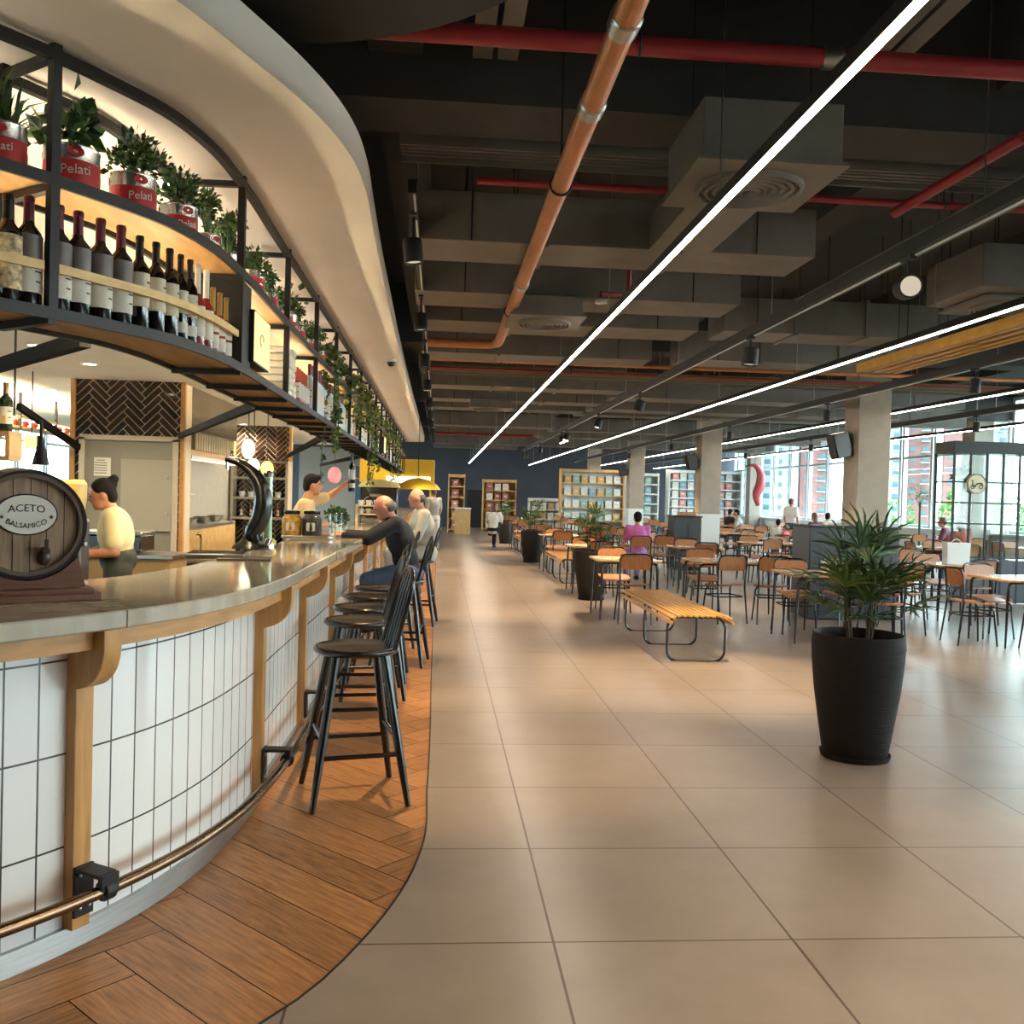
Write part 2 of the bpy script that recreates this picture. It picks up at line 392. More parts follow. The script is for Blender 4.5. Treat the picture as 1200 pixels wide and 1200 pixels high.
mb = MB(); mb.box((-7.6, 13.5, -.05), (12.6, 30, .09)); struct(mb.build('floor', pm('bar_floor', '4a3f36', .6)))
# ------------------------------------------------------------------ ceiling slab, back wall, window walls
mb = MB(); mb.box((1.5, 15, 4.75), (26, 59, .3)); struct(mb.build('ceiling', dark_ceiling))
mb = MB(); mb.box((1.5, 44.3, 2.3), (26, .2, 4.6)); struct(mb.build('wall_back', navy_wall))
mb = MB(); mb.box((1.5, -14.1, 2.3), (26, .2, 4.6)); struct(mb.build('wall_front', navy_wall))
WX = 14.
mb = MB(); mb.box((WX+.1, -9.6, 2.3), (.19, 9, 4.6)); mb.box((WX+.1, 15, .45), (.2, 58.6, .9)); mb.box((WX-.05, 15, .92), (.32, 58.6, .05)); struct(mb.build('wall_right', white_paint))
mb = MB(); mb.box((WX+.1, 15, 4.45), (.2, 58.6, .3)); struct(mb.build('trim_2', dark_ceiling))
def window(n, x, y, side, w_=1.72, z0=.945, z1=4.3, thick=.1):
    fr = MB(); h = z1 - z0
    for yy in (-w_/2 + thick/2, w_/2 - thick/2): fr.box((0, yy, h/2), (.12, thick, h))
    fr.box((0, 0, .04), (.12, w_-2*thick, .08)); fr.box((0, 0, h-.04), (.12, w_-2*thick, .08)); fr.box((0, 0, h*.62), (.1, w_-2*thick, .07))
    f = struct(fr.build('window_%d' % n, alu_white, loc=(x, y, z0), smooth=False))
    g = MB(); g.box((0, 0, h/2), (.012, w_-2*thick+.02, h-.1)); g.build('pane', glass, f, smooth=False); return f
w0 = window(1, WX+.1, -4.2, 1)
n = 2
for k in range(1, 27):
    d = dup(w0, (WX+.1, -4.2 + 1.8*k, .945)); d.name = 'window_%d' % n; n += 1
# left window wall beyond the bar island
mb = MB(); mb.box((-11.2, 20.6, .45), (.2, 47.4, .9)); mb.box((-11.2, 20.6, 4.2), (.2, 47.4, .8)); mb.box((-11.2, -2.5, 2.3), (.19, 23, 4.6)); struct(mb.build('wall_left', white_paint))
for k in range(19):
    d = dup(w0, (-11.2, 10.2 + 1.8*k, .9), scale=(1, 1, .86)); d.name = 'window_%d' % n; n += 1
# ------------------------------------------------------------------ columns
for k, y in enumerate((5.1, 13.4, 21.7, 30.0, 38.3)):
    mb = MB(); mb.box((6.46, y+.25, 2.93), (.5, .5, 3.36)); mb.box((6.46, y+.25, .625), (.5, .5, 1.25), 1)
    struct(mb.build('column', [concrete, white_paint], smooth=False, bevel=.012))
for k, y in enumerate((22.5, 39.2)):
    mb = MB(); mb.box((13.55, y, 2.3), (.5, .55, 4.6)); struct(mb.build('column', concrete, smooth=False, bevel=.012))
# ------------------------------------------------------------------ beams (structure)
for y0, y1, z in ((-1.5, -1.0, 3.75), (1.4, 1.9, 3.75), (5.25, 5.75, 3.75), (13.6, 14.1, 3.75), (21.9, 22.4, 3.75), (30.2, 30.7, 3.75), (38.5, 39, 3.75)):
    mb = MB(); mb.box((1.5, (y0+y1)/2, (z+4.6)/2), (25.4, y1-y0, 4.6-z)); struct(mb.build('ceiling_beam', dark_ceiling, smooth=False))
for x in (-.3, 3.35, 6.46, 10.2):
    mb = MB(); mb.box((x, 15, 4.3), (.3, 58, .6)); struct(mb.build('ceiling_beam', dark_ceiling, smooth=False))
# ------------------------------------------------------------------ air ducts
def duct(x0, x1, y0, y1, z0, z1, label, seams=(.33, .66)):
    t = thing('air_duct', label, 'duct', ((x0+x1)/2, (y0+y1)/2, z0))
    b = MB(); b.box((0, 0, (z1-z0)/2), (x1-x0, y1-y0, z1-z0)); b.build('duct_body', duct_metal, t, smooth=False, bevel=.006)
    for s in seams:
        f = MB(); xx = (s-.5)*(x1-x0); f.box((xx, 0, (z1-z0)/2), (.035, y1-y0+.04, z1-z0+.04)); f.build('flange', duct_metal, t, smooth=False)
    for s in (.15, .85):
        xx = (s-.5)*(x1-x0)
        for yy in (-(y1-y0)/2-.012, (y1-y0)/2+.012): MB().cyl((xx, yy, 0), (xx, yy, 4.6-z0), .006, n=6).build('hanger', black_steel, t)
    return t
DY = [(6.43, 7.02, 3.3), (8.07, 8.7, 3.3), (9.4, 10.05, 3.3), (11.5, 12.1, 3.3), (14.9, 15.5, 3.3), (17.0, 17.6, 3.3), (19.2, 19.9, 3.35), (24., 24.7, 3.35), (27, 27.7, 3.35), (32.5, 33.2, 3.35), (35.5, 36.2, 3.35)]
for i, (a, b, z) in enumerate(DY):
    duct(-.25, 2.62 + (.35 if i > 3 else 0), a, b, z, z+.34, '%s dark air duct from the front crossing the ceiling above the main aisle' % ORD[i])
for i, (a, b, z, x0, x1) in enumerate([(7.4, 8.3, 3.4, 4.45, 9.), (9.6, 10.2, 3.35, 2.95, 5.3), (11.3, 11.9, 3.3, 2.95, 6.0), (16.2, 16.9, 3.35, 3., 9.5), (18.5, 19.2, 3.35, 3., 9.5), (20.4, 21, 3.4, 3., 12), (25.5, 26.2, 3.4, 3., 12), (28.5, 29.2, 3.4, 3, 12), (33.5, 34.2, 3.4, 3, 12)]):
    duct(x0, x1, a, b, z, z+.36, '%s dark air duct from the front above the tables right of the long light bar' % ORD[i])
# round diffusers in plenum boxes
def diffuser(x, y, z, s, label, neck=None, boxh=.3):
    t = thing('ceiling_diffuser', label, 'air vent', (x, y, z))
    b = MB(); b.box((0, 0, boxh/2+.02), (s, s, boxh)); b.build('plenum_box', duct_metal, t, smooth=False, bevel=.006)
    p = MB(); p.box((0, 0, .01), (s+.06, s+.06, .02)); p.build('face_plate', duct_metal, t, smooth=False)
    for i in range(6):
        r = s*.40 - i*s*.062; q = MB(); q.lathe([(r, 0), (r-.004, -.022), (r-s*.03, -.03), (r-s*.034, -.022), (r-s*.034, 0)], 32); q.build('ring', duct_metal, t)
    if neck:
        nk = MB(); nk.box((0, (s/2+neck)/2 + s*.1, boxh*.45+.02), (s*.6, neck - s/2 + s*.2, boxh*.8)); nk.box((0, s/2+.04, boxh*.45+.02), (s*.7, .05, boxh*.95)); nk.build('neck', duct_metal, t, smooth=False)
    for sx in (-1, 1): MB().cyl((sx*s*.45, 0, boxh), (sx*s*.45, 0, 4.6-z), .005, n=6).build('hanger', black_steel, t)
    return t
_q = atZ(878, 220, 3.25); diffuser(_q.x, _q.y, 3.25, .72, 'large square air vent with round rings beside the first light bar, nearest the camera', neck=1.3)
_q = atZ(638, 378, 3.1); diffuser(_q.x, _q.y, 3.1, .6, 'round ringed air vent right of the end of the copper pipe', boxh=.16)
diffuser(5.0, 8.0, 3.36, .7, 'round ringed air vent under the duct at the right, beyond the round spotlight', boxh=.03)
diffuser(.85, 16.2, 3.05, .7, 'small flat air vent far down the aisle ceiling, left of the first light bar', boxh=.12)
# soffit over the bar
SOF = catmull([(-5, 1.2), (-3.2, 1.55), (-2.0, 2.1), (-1.35, 2.68), (-.93, 3.26), (-.75, 3.68), (-.62, 4.02), (-.51, 4.42), (-.46, 4.75), (-.44, 5.2), (-.45, 5.8), (-.47, 7), (-.48, 8), (-.5, 29.5)], .08)
mb = MB(); poly = [(p.x, p.y) for p in SOF] + [(-.56, 29.8), (-.8, 29.95), (-9, 29.95), (-9, 1.2)]
mb.prism(poly, 3.2, 3.38); struct(mb.build('ceiling', white_plaster, angle=.5))
mb = MB(); mb.box((-5.6, 16.5, 3.1), (6.9, 26, .2)); struct(mb.build('ceiling', white_plaster, smooth=False))
mb = MB(); mb.prism([(-.85 + 1.42*math.cos(a*PI/32), 2.95 + 1.42*math.sin(a*PI/32)) for a in range(64)], 3.6, 3.68); struct(mb.build('ceiling', dark_ceiling))
# ------------------------------------------------------------------ pipes and cable trays
def pipe(name, pts, r, m, label, collars=(), hang=(), cat='pipe', n=14):
    t = thing(name, label, cat, pts[0]); o0 = Vector(pts[0]); P = [Vector(p)-o0 for p in pts]
    b = MB(); b.tube(P, r, n); b.build('pipe_run', m, t)
    S = arclen(P)
    for s in collars:
        p, d = along(P, S, s); c = MB(); c.tube([p-d*.05, p-d*.045, p+d*.045, p+d*.05], [r*1.02, r*1.16, r*1.16, r*1.02], n); c.build('collar', steel, t)
    for s in hang:
        p, d = along(P, S, s); c = MB(); c.cyl(p + Vector((0, 0, r)), (p.x, p.y, 4.6-o0.z), .006, n=6)
        c.tube([p + Vector((0, 0, 0)) + (d.orthogonal().normalized()*math.cos(a) + d.cross(d.orthogonal().normalized())*math.sin(a))*(r+.006) for a in [i*PI/8 for i in range(16)]], .006, 5, closed=True); c.build('hanger', black_steel, t)
    return t
pipe('copper_pipe', [(.6, -2.5, 3.2), (.6, 9.9, 3.2), (.59, 10.03, 3.2), (.53, 10.13, 3.2), (.42, 10.16, 3.2), (-.16, 10.16, 3.2)], .05, copper, 'thick copper coloured pipe running along the ceiling above the aisle and bending left', collars=(5.7, 6.4, 9.7), hang=(7.4, 10.8))
pipe('copper_pipe', [(-.2, 12.6, 3.38), (13, 12.6, 3.38)], .03, copper, 'thin copper coloured pipe crossing the ceiling behind the bend of the thick pipe', hang=(1, 3.4, 6, 9))
pipe('sprinkler_pipe', [(-1.2, 4.42, 3.72), (13.5, 4.42, 3.72)], .047, red_pipe, 'thick red sprinkler main crossing the whole ceiling nearest the camera', collars=(3.05,), hang=(2.1, 4.6, 8))
pipe('sprinkler_pipe', [(.2, 6.15, 3.62), (13, 6.15, 3.62)], .024, red_pipe, 'thin red pipe crossing the ceiling behind the large square air vent', hang=(3.2, 6))
pipe('sprinkler_pipe', [(3.28, 5.1, 3.68), (3.0, 6.05, 3.52)], .035, red_pipe, 'short red pipe stub slanting down in front of the duct, upper right', collars=())
pipe('sprinkler_pipe', [(-.2, 12.9, 3.3), (13, 12.9, 3.3)], .018, red_pipe, 'thin red pipe just behind the thin copper pipe', hang=(2, 5))
pipe('sprinkler_pipe', [(-.2, 26, 3.25), (2.6, 26, 3.25)], .04, red_pipe, 'red pipe far down the aisle ceiling above the back wall', hang=(1, 2))
t = pipe('sprinkler_pipe', [(1.26, 7.42, 3.14), (1.26, 7.42, 3.2), (1.5, 7.5, 3.21), (1.5, 7.5, 3.7)], .02, red_pipe, 'red sprinkler drop with white head above the round ringed vent')
b = MB(); b.lathe([(.0, -.02), (.05, -.02), (.045, 0), (.015, .02)], 14); b.build('sprinkler_head', white_paint, t)
def tray(y, z, x0, x1, wd, label, m=None, rungs=0.3):
    t = thing('cable_tray', label, 'cable tray', (x0, y, z)); L = x1-x0
    for yy in (-wd/2, wd/2):
        b = MB(); b.box((L/2, yy, .03), (L, .02, .07)); b.build('side_rail', m or duct_metal, t, smooth=False)
    b = MB()
    for k in range(4): b.box((L/2, -wd/2 + wd*(k+1)/5, .03), (L, wd*.1, .02))
    b.build('cables', m or duct_metal, t, smooth=False)
    for k in range(1, 4):
        for yy in (-wd/2, wd/2): MB().cyl((L*k/4, yy, 0), (L*k/4, yy, 4.6-z), .005, n=5).build('hanger', black_steel, t)
    return t
tray(6.05, 3.74, -.3, 13.5, .3, 'cable tray crossing the ceiling behind the red sprinkler main')
tray(13.3, 3.3, -.3, 13.5, .3, 'cable tray crossing the ceiling just beyond the thin copper pipe', pm('tray_olive', '77704f', .5, .3))
tray(14.45, 3.4, -.3, 9, .3, 'cable tray crossing the ceiling far down the hall')
ty = pm('tray_yellow', 'c2953a', .45, .2, var=.1)
t = thing('cable_ladder', 'yellow slatted cable ladder running beside the second light bar', 'cable tray', (5.0, 5.9, 3.08))
for xx in (-.22, .22):
    b = MB(); b.box((xx, 2.2, .05), (.025, 4.6, .1)); b.build('side_rail', ty, t, smooth=False)
for k in range(3):
    b = MB(); b.box((-.13 + .13*k, 2.2, .02), (.05, 4.6, .02)); b.build('slat', ty, t, smooth=False)
for k in range(4):
    for xx in (-.22, .22): MB().cyl((xx, (.2, 1.3, 2.6, 3.55)[k], .1), (xx, (.2, 1.3, 2.6, 3.55)[k], 1.52), .006, n=5).build('hanger', black_steel, t)
for i, (x, y0, y1) in enumerate(((.25, 1.0, 5.2), (1.65, 2.2, 4.2), (2.35, 1.5, 5.0), (3.6, 4.9, 9.0))):
    t = thing('conduit_pair', ['pair of grey conduits under the slab left of the copper pipe', 'pair of grey conduits under the slab right of the copper pipe', 'pair of grey conduits under the slab, top right of the light bar', 'long pair of grey conduits beside the ceiling track at the right'][i], 'conduit', (x, y0, 4.0 if i < 3 else 3.55))
    for xx in (-.07, .07):
        b = MB(); b.box((xx, (y1-y0)/2, 0), (.11, y1-y0, .05)); b.build('conduit', duct_metal, t, smooth=False)
    for yy in (.5, y1-y0-.5): MB().cyl((0, yy, 0), (0, yy, .62 if i < 3 else 1.05), .006, n=5).build('hanger', black_steel, t)
# ------------------------------------------------------------------ LED light bars
led_e = emis('led_warm', (1., .84, .68), LED_STRENGTH)
def led(x, y0, y1, z, label):
    t = thing('led_light_bar', label, 'light', (x, y0, z)); L = y1-y0
    b = MB(); b.box((0, L/2, .03), (.038, L, .055)); b.build('housing', black_steel, t, smooth=False)
    d = MB(); n = int(L/1.5)
    for k in range(n): d.box((0, L*(k+.5)/n, 0), (.03, L/n, .01))
    d.build('diffuser', led_e, t, smooth=False)
    for k in range(int(L/3)): MB().cyl((0, 1+k*3, .09), (0, 1+k*3, 4.6-z), .004, n=5).build('suspension_wire', steel, t)
    return t
led(1.34, -2.5, 42.5, 3.0, 'long glowing light bar hanging over the aisle, leftmost and brightest')
led(4.1, -2.5, 42.5, 3.0, 'second long glowing light bar from the left, over the first tables')
led(7.05, -2.5, 42.5, 3.0, 'third long glowing light bar from the left, passing behind the square columns')
led(9.9, -2.5, 42.5, 3.0, 'long glowing light bar nearest the right-hand windows')
# ------------------------------------------------------------------ tracks and spotlights
lamp_on = emis('lamp_lens_lit', (1., .8, .5), 18.)
lamp_dim = emis('lamp_lens', (1., .88, .66), .32)
def track(x, y0, y1, z, label, wd=.07):
    t = thing('lighting_track', label, 'track', (x, y0, z)); L = y1-y0
    b = MB(); b.box((0, L/2, .05), (wd, L, .08)); b.build('track_rail', black_steel, t, smooth=False)
    b = MB(); b.box((.012, L/2, .006), (.012, L, .01)); b.build('conductor_strip', alu_white, t, smooth=False)
    for k in range(int(L/3)): MB().cyl((0, 1+k*3, .09), (0, 1+k*3, 4.6-z), .004, n=5).build('suspension_wire', steel, t)
    return t
track(2.7, -2.5, 30, 3.0, 'black lighting track between the first and second light bars')
track(5.55, -2.5, 38, 3.0, 'black lighting track between the second and third light bars', .1)
track(8.4, -2.5, 38, 3.0, 'black lighting track between the third light bar and the windows', .1)
track(-.2, 5.5, 30, 3.3, 'lighting track beside the edge of the white bar soffit', .05)
def spotlight(loc, label, aim=(0, 0, -1), lit=False, watts=0, r=.055, L=.15, cone=70, drop=.1, col=(1., .72, .42)):
    t = thing('track_spotlight', label, 'spotlight', loc); a = Vector(aim).normalized(); c = Vector((0, 0, -drop-L*.45))
    R = a.to_track_quat('-Z', 'Y').to_matrix()
    b = MB(); b.lathe([(r*.9, L/2), (r, L/2-.01), (r, -L/2), (r*.9, -L/2), (r*.86, -L/2+.02), (0, -L/2+.025)], 16, c, R=R); b.build('lamp_can', black_steel, t)
    q = MB(); q.lathe([(0, -L/2+.012), (r*.82, -L/2+.012), (r*.82, -L/2+.016), (0, -L/2+.016)], 16, c, R=R); q.build('lens', lamp_on if lit else lamp_dim, t)
    s = MB(); s.cyl((0, 0, .0), c + Vector((0, 0, L*.3)), .009, n=6); s.box((0, 0, .0), (.04, .12, .03)); s.build('bracket', black_steel, t)
    if watts: spot(t, c + a*(L/2+.02), watts, cone=cone, tgt=a, col=col)
    return t
for i, (y, lit, wt) in enumerate([(5.9, 0, SPOT_W), (8.3, 0, SPOT_W), (10.7, 0, SPOT_W), (13.1, 1, SPOT_W), (15.5, 0, SPOT_W), (17.9, 0, SPOT_W), (20.3, 0, SPOT_W), (22.7, 0, SPOT_W), (25, 1, SPOT_W), (26.5, 1, 0)]):
    spotlight((-.2, y, 3.3), '%s spotlight from the front on the track beside the bar soffit' % ORD[i], (.06 if i else .1, 0, -1), lit, wt, r=.06, drop=.16)
for i, (y, lit, wt, aim) in enumerate([(5.25, 0, 0, (-.2, -1, -.12)), (8.0, 0, 300, (-.1, 0, -1)), (12.5, 0, 300, (-.3, .1, -1)), (15.8, 1, 320, (-.3, 0, -1)), (19.8, 1, 320, (-.3, -.3, -1)), (20.6, 1, 0, (.2, -.3, -1)), (25, 0, 320, (0, 0, -1)), (29, 1, 320, (0, 0, -1))]):
    spotlight((2.7, y, 3.0), '%s spotlight from the front on the track between the first two light bars' % ORD[i], aim, lit, wt, r=.07)
for i, (y, ax) in enumerate(((.4, -.25), (2.4, -.35))):  # unseen spotlights, added to warm and brighten the near floor
    spotlight((2.7, y, 3.0), '%s added spotlight out of view beside the camera, between the first two light bars' % ORD[i], (ax, .1, -1), False, 95, r=.07, cone=95)
for i, (y, lit, wt) in enumerate([(9.3, 0, 120), (13, 0, 120), (17.5, 0, 0), (22, 1, 120), (27, 1, 0)]):
    spotlight((5.55, y, 3.0), '%s spotlight from the front on the track between the second and third light bars' % ORD[i], (0, .1, -1), lit, wt)
for i, y in enumerate((11, 14, 17, 20.5, 25)):
    spotlight((8.4, y, 3.0), '%s spotlight from the front on the track nearest the windows' % ORD[i], (0, .2, -1))
# recessed downlights in the bar ceiling
dl = emis('downlight_glow', (1., .86, .62), 12.)
def downlight(loc, label, watts=0, cone=110):
    t = thing('recessed_downlight', label, 'downlight', loc)
    b = MB(); b.lathe([(.1, 0), (.1, -.008), (.078, -.012), (.076, -.002)], 20); b.build('trim_ring', white_paint, t)
    b = MB(); b.lathe([(0, -.004), (.076, -.004)], 20); b.build('lens', dl, t, recalc=False)
    if watts: spot(t, (0, 0, -.03), watts, cone=cone, col=(1., .8, .52))
    return t
for i, (px, py) in enumerate(((42, 404), (105, 426), (12, 447), (60, 457), (285, 497), (330, 505))):
    p = atZ(px, py, 3.0); downlight((p.x, p.y, 3.0), ['downlight in the bar ceiling above the barrel, nearest the camera', 'downlight in the bar ceiling just left of the tiled pillar top', 'leftmost downlight in the bar ceiling above the far bottles', 'downlight in the bar ceiling above the dark diagonal tie bar', 'downlight in the bar ceiling between the two tiled pillars', 'downlight in the bar ceiling over the second tiled pillar'][i], (90, 80, 150, 120, 120, 120)[i], 150)
for i, y in enumerate((5.2, 7.6, 10, 13, 17, 22)):  # downlights added out of view for more light over the bar
    downlight((-1.55, y, 3.2), '%s added downlight from the front in the soffit behind the hanging shelf' % ORD[i], 45, 140)
downlight((-2.6, 4.6, 3.0), 'downlight in the bar ceiling over the barrel, seen between the bottles', 40, 40)
t = thing('security_camera', 'small dome camera on the underside of the white bar soffit', 'camera', (-.63, 11.6, 3.2))
b = MB(); b.lathe([(.07, 0), (.07, -.03), (.055, -.035)], 16); b.build('mount_base', white_paint, t); b = MB(); b.ball((0, 0, -.04), .05, 12); b.build('dome', black_paint, t)
# ------------------------------------------------------------------ bar counter
FACE = catmull([(-4.4, 1.5), (-3.2, 1.8), (-2.2, 2.22), (-1.66, 2.66), (-1.33, 3.0), (-1.08, 3.42), (-.95, 3.85), (-.885, 4.4), (-.87, 5.2), (-.87, 28)], .08)
FS = arclen(FACE); ZT = 1.14
def s_near(P, S, q):
    best = (1e9, 0)
    for i in range(int(S[-1] / .01)):
        p = along(P, S, i*.01)[0]; d = (p - Vector(q)).length
        if d < best[0]: best = (d, i*.01)
        elif d > best[0] + 2: break
    return best[1]
FS_ = FACE
s1 = s_near(FACE, FS, (-1.2, 3.2)); s2 = s_near(FACE, FS, (-.87, 4.62)); s3 = s_near(FACE, FS, (-.87, 5.95))
POSTS = [s1 - 1.55, s1, s2] + [s3 + 1.47*k for k in range(16)]
tile_panel_m = brick_mat('white_wall_tile', 'e4e5e2', 'dcdddb', '4a4947', .115, .312, .0035, rough=.07, origin=(0, .033), bump=.9, coord='UV')
ctr = thing('bar_counter', 'long curved bar counter with white vertical tiles, oak posts and a foot rail', 'bar counter', (0, 0, 0))
mb = MB(); strip(mb, sub_path(FACE, FS, 0, FS[-1], .08), [-.02, .028, .02, -.02], [0, 0, .075, .075]); mb.build('kick_plate', steel, ctr, angle=.8)
mb = MB(); strip(mb, sub_path(FACE, FS, 0, FS[-1], .08), [-.30, -.012, -.012, -.30], [0, 0, ZT-.06, ZT-.06]); mb.build('carcass', oak_flat, ctr, angle=.8)
mb = MB(); strip(mb, sub_path(FACE, FS, 0, FS[-1], .08), [-.02, .125, .125, -.02], [ZT-.125, ZT-.125, ZT-.06, ZT-.06]); mb.build('apron', oak_flat, ctr, angle=.8)
for i in range(len(POSTS)):
    a = POSTS[i] + .035; b_ = (POSTS[i+1] - .035) if i+1 < len(POSTS) else FS[-1]
    P = sub_path(FACE, FS, a, b_, .06); S = arclen(P); mb = MB(); uvl = []
    for p, s in zip(P, S):
        mb.v += [(p.x, p.y, .07), (p.x, p.y, ZT-.125)]; uvl += [(s, .07), (s, ZT-.125)]
    for k in range(len(P)-1): mb.f.append((2*k, 2*k+2, 2*k+3, 2*k+1)); mb.m.append(0)
    o = mb.build('tile_panel', tile_panel_m, ctr, angle=.8, recalc=False)
    ul = o.data.uv_layers.new(name='UVMap'); ul.data.foreach_set('uv', [c for lp in o.data.loops for c in uvl[lp.vertex_index]])
def corbel(mb, R, base):
    pts = [(.0, ZT-.125)] if False else []
    prof = [(.045, ZT-.06), (.175, ZT-.06), (.175, ZT-.13)] + [(.045 + .13*math.cos(a*PI/16)*.98, ZT-.13 - .13*math.sin(a*PI/16)) for a in range(1, 8)] + [(.045, ZT-.265)]
    for sd in (1,):
        vs = [R @ Vector((-.035, o_, z)) + base for o_, z in prof] + [R @ Vector((.035, o_, z)) + base for o_, z in prof]
        k = len(prof); mb.add(vs, [(i, (i+1) % k, k+(i+1) % k, k+i) for i in range(k)] + [tuple(range(k)), tuple(range(2*k-1, k-1, -1))])
for i, s in enumerate(POSTS):
    p, d = along(FACE, FS, s); nrm = Vector((d.y, -d.x)); R = Matrix(((d.x, nrm.x, 0), (d.y, nrm.y, 0), (0, 0, 1))); base = Vector((p.x, p.y, 0))
    mb = MB(); mb.box(R @ Vector((0, .012, (.07+ZT-.06)/2)) + base, (.07, .066, ZT-.06-.07), R=R); mb.build('post', oak, ctr, smooth=False, bevel=.004)
    mb = MB(); corbel(mb, R, base); mb.build('corbel', oak, ctr, angle=.9, bevel=.003)
    mb = MB(); mb.box(R @ Vector((0, .053, .20)) + base, (.075, .012, .17), R=R); mb.box(R @ Vector((0, .11, .275)) + base, (.07, .12, .014), R=R); mb.box(R @ Vector((0, .175, .245)) + base, (.07, .02, .07), R=R)
    mb.tube([R @ Vector((-.02, .165, .225)) + base, R @ Vector((.02, .165, .225)) + base], .033, 14)
    br = mb.build('rail_bracket', black_steel, ctr, bevel=.003)
    for zz in (.145, .255):
        for xx in (.018, -.018): MB().ball(R @ Vector((xx, .06, zz)) + base, .007, 8).build('screw', steel, br)
mb = MB(); P = offset2(sub_path(FACE, FS, 0, FS[-1], .08), .165); mb.tube([(p.x, p.y, .225) for p in P], .021, 14); mb.build('foot_rail', brass, ctr)
stone = pm('worktop_stone', 'a99f8d', .07, var=.14, vscale=5, stretch=(1, 3, 1), spec=.3)
EDGE = offset2(FACE, .175)
INNER = catmull([(-4.6, 2.35), (-3.3, 2.7), (-2.3, 3.25), (-1.8, 3.7), (-1.5, 4.15), (-1.34, 4.7), (-1.28, 5.4), (-1.24, 6.4), (-1.23, 8), (-1.23, 28)], .12)
mb = MB(); poly = [(p.x, p.y) for p in EDGE] + [(p.x, p.y) for p in reversed(INNER)]
wt = thing('bar_worktop', 'glossy veined stone worktop following the curved bar counter', 'worktop')
mb.prism(poly, ZT-.06, ZT); mb.build('stone_slab', stone, wt, angle=.5, bevel=.006)
ES = arclen(EDGE)
for s in (s_near(EDGE, ES, (-1.1, 3.2)), s_near(EDGE, ES, (-.7, 6.0)), s_near(EDGE, ES, (-.7, 9.0)), s_near(EDGE, ES, (-.7, 13.0))):
    p, d = along(EDGE, ES, s); MB().box((p.x, p.y, ZT-.03), (.003, .006, .058), rz=math.atan2(d.y, d.x)).build('seam', pm('seam_grey', '6f675c', .6), wt, smooth=False)
# ------------------------------------------------------------------ hanging shelf rack
RK = catmull([(-3.0, 2.5), (-2.2, 2.86), (-1.62, 3.45), (-1.46, 3.65), (-1.34, 3.84), (-1.2, 4.1), (-1.1, 4.5), (-1.065, 5.0), (-1.06, 6), (-1.06, 28.6)], .08)
RS = arclen(RK); ZL, ZU, ZR = 2.2, 2.7, 3.16; DP = .36
rk = thing('hanging_shelf_rack', 'long black steel hanging shelf rack with two wooden shelves curving over the bar', 'shelf rack', (0, 0, 0))
RP = sub_path(RK, RS, 0, RS[-1], .08)
for z, nm in ((ZL, 'lower'), (ZU, 'upper')):
    mb = MB(); strip(mb, RP, [-DP+.02, -.012, -.012, -DP+.02], [z-.012, z-.012, z+.012, z+.012]); mb.build('shelf_board', shelf_wood, rk, angle=.8)
    for of in (0, -DP):
        mb = MB(); strip(mb, RP, [of-.012, of+.006, of+.006, of-.012], [z-.03, z-.03, z+.015, z+.015]); mb.build('edge_rail', black_steel, rk, angle=.8)
for of in (0, -DP):
    mb = MB(); strip(mb, RP, [of-.03, of+.006, of+.006, of-.03], [ZR-.02, ZR-.02, ZR+.02, ZR+.02]); mb.build('top_rail', black_steel, rk, angle=.8)
def rk_pt(s, off, z):
    p, d = along(RK, RS, s); n = Vector((d.y, -d.x)); q = p + n*off; return Vector((q.x, q.y, z)), d
def rk_s(px, off, z):
    lo, hi = 0.2, RS[-1]
    for _ in range(40):
        mid = (lo+hi)/2
        if proj(rk_pt(mid, off, z)[0])[0] < px: lo = mid
        else: hi = mid
    return (lo+hi)/2
sA = rk_s(64, 0, 2.6); sB = rk_s(284, 0, 2.5)
RPOST = [sA - 1.5, sA, sB] + [sB + 1.47*k for k in range(1, 17)]
for s in RPOST:
    for off in (-.012, -DP+.005):
        p, d = rk_pt(s, off, 0); mb = MB(); mb.box((p.x, p.y, (ZL-.03+3.2)/2), (.036, .036, 3.2-ZL+.03), rz=math.atan2(d.y, d.x)); mb.build('upright', black_steel, rk, smooth=False)
    for z in (ZL-.032, ZU-.032, ZR):
        a, _ = rk_pt(s, 0, z); b, _ = rk_pt(s, -DP, z); mb = MB(); mb.bar(a, b, .034, .03); mb.build('cross_bar', black_steel, rk, smooth=False)
for k in range(2, 17):
    sm = (RPOST[k] + RPOST[k+1]) / 2 if k + 1 < len(RPOST) else None
    if sm:
        a, _ = rk_pt(sm, 0, ZL-.032); b, _ = rk_pt(sm, -DP, ZL-.032); mb = MB(); mb.bar(a, b, .034, .03); mb.build('cross_bar', black_steel, rk, smooth=False)
for a, b in ((0, 1), (1, 2)):
    P = sub_path(RK, RS, RPOST[a]+.03, RPOST[b]-.03, .06); mb = MB(); strip(mb, P, [-.022, -.008, -.008, -.022], [ZL+.15, ZL+.15, ZL+.185, ZL+.185]); mb.build('bottle_guard', pale_wood, rk, angle=.8)
ties = [(atZ(100, 398, 2.21), Vector((-3.4, 6.6, 2.21))), (Vector((-1.42, 7.3, 2.2)), Vector((-3.58, 13.15, 2.26))), (Vector((-1.42, 11.4, 2.2)), Vector((-3.5, 21.5, 2.3))), (Vector((-1.42, 17, 2.2)), Vector((-3.4, 27, 2.3)))]
for a, b in ties:
    mb = MB(); mb.bar(a, b, .05, .07); mb.build('tie_bar', pm('tie_black', '0d0d0d', .85, spec=.15, var=.1), rk, smooth=False)
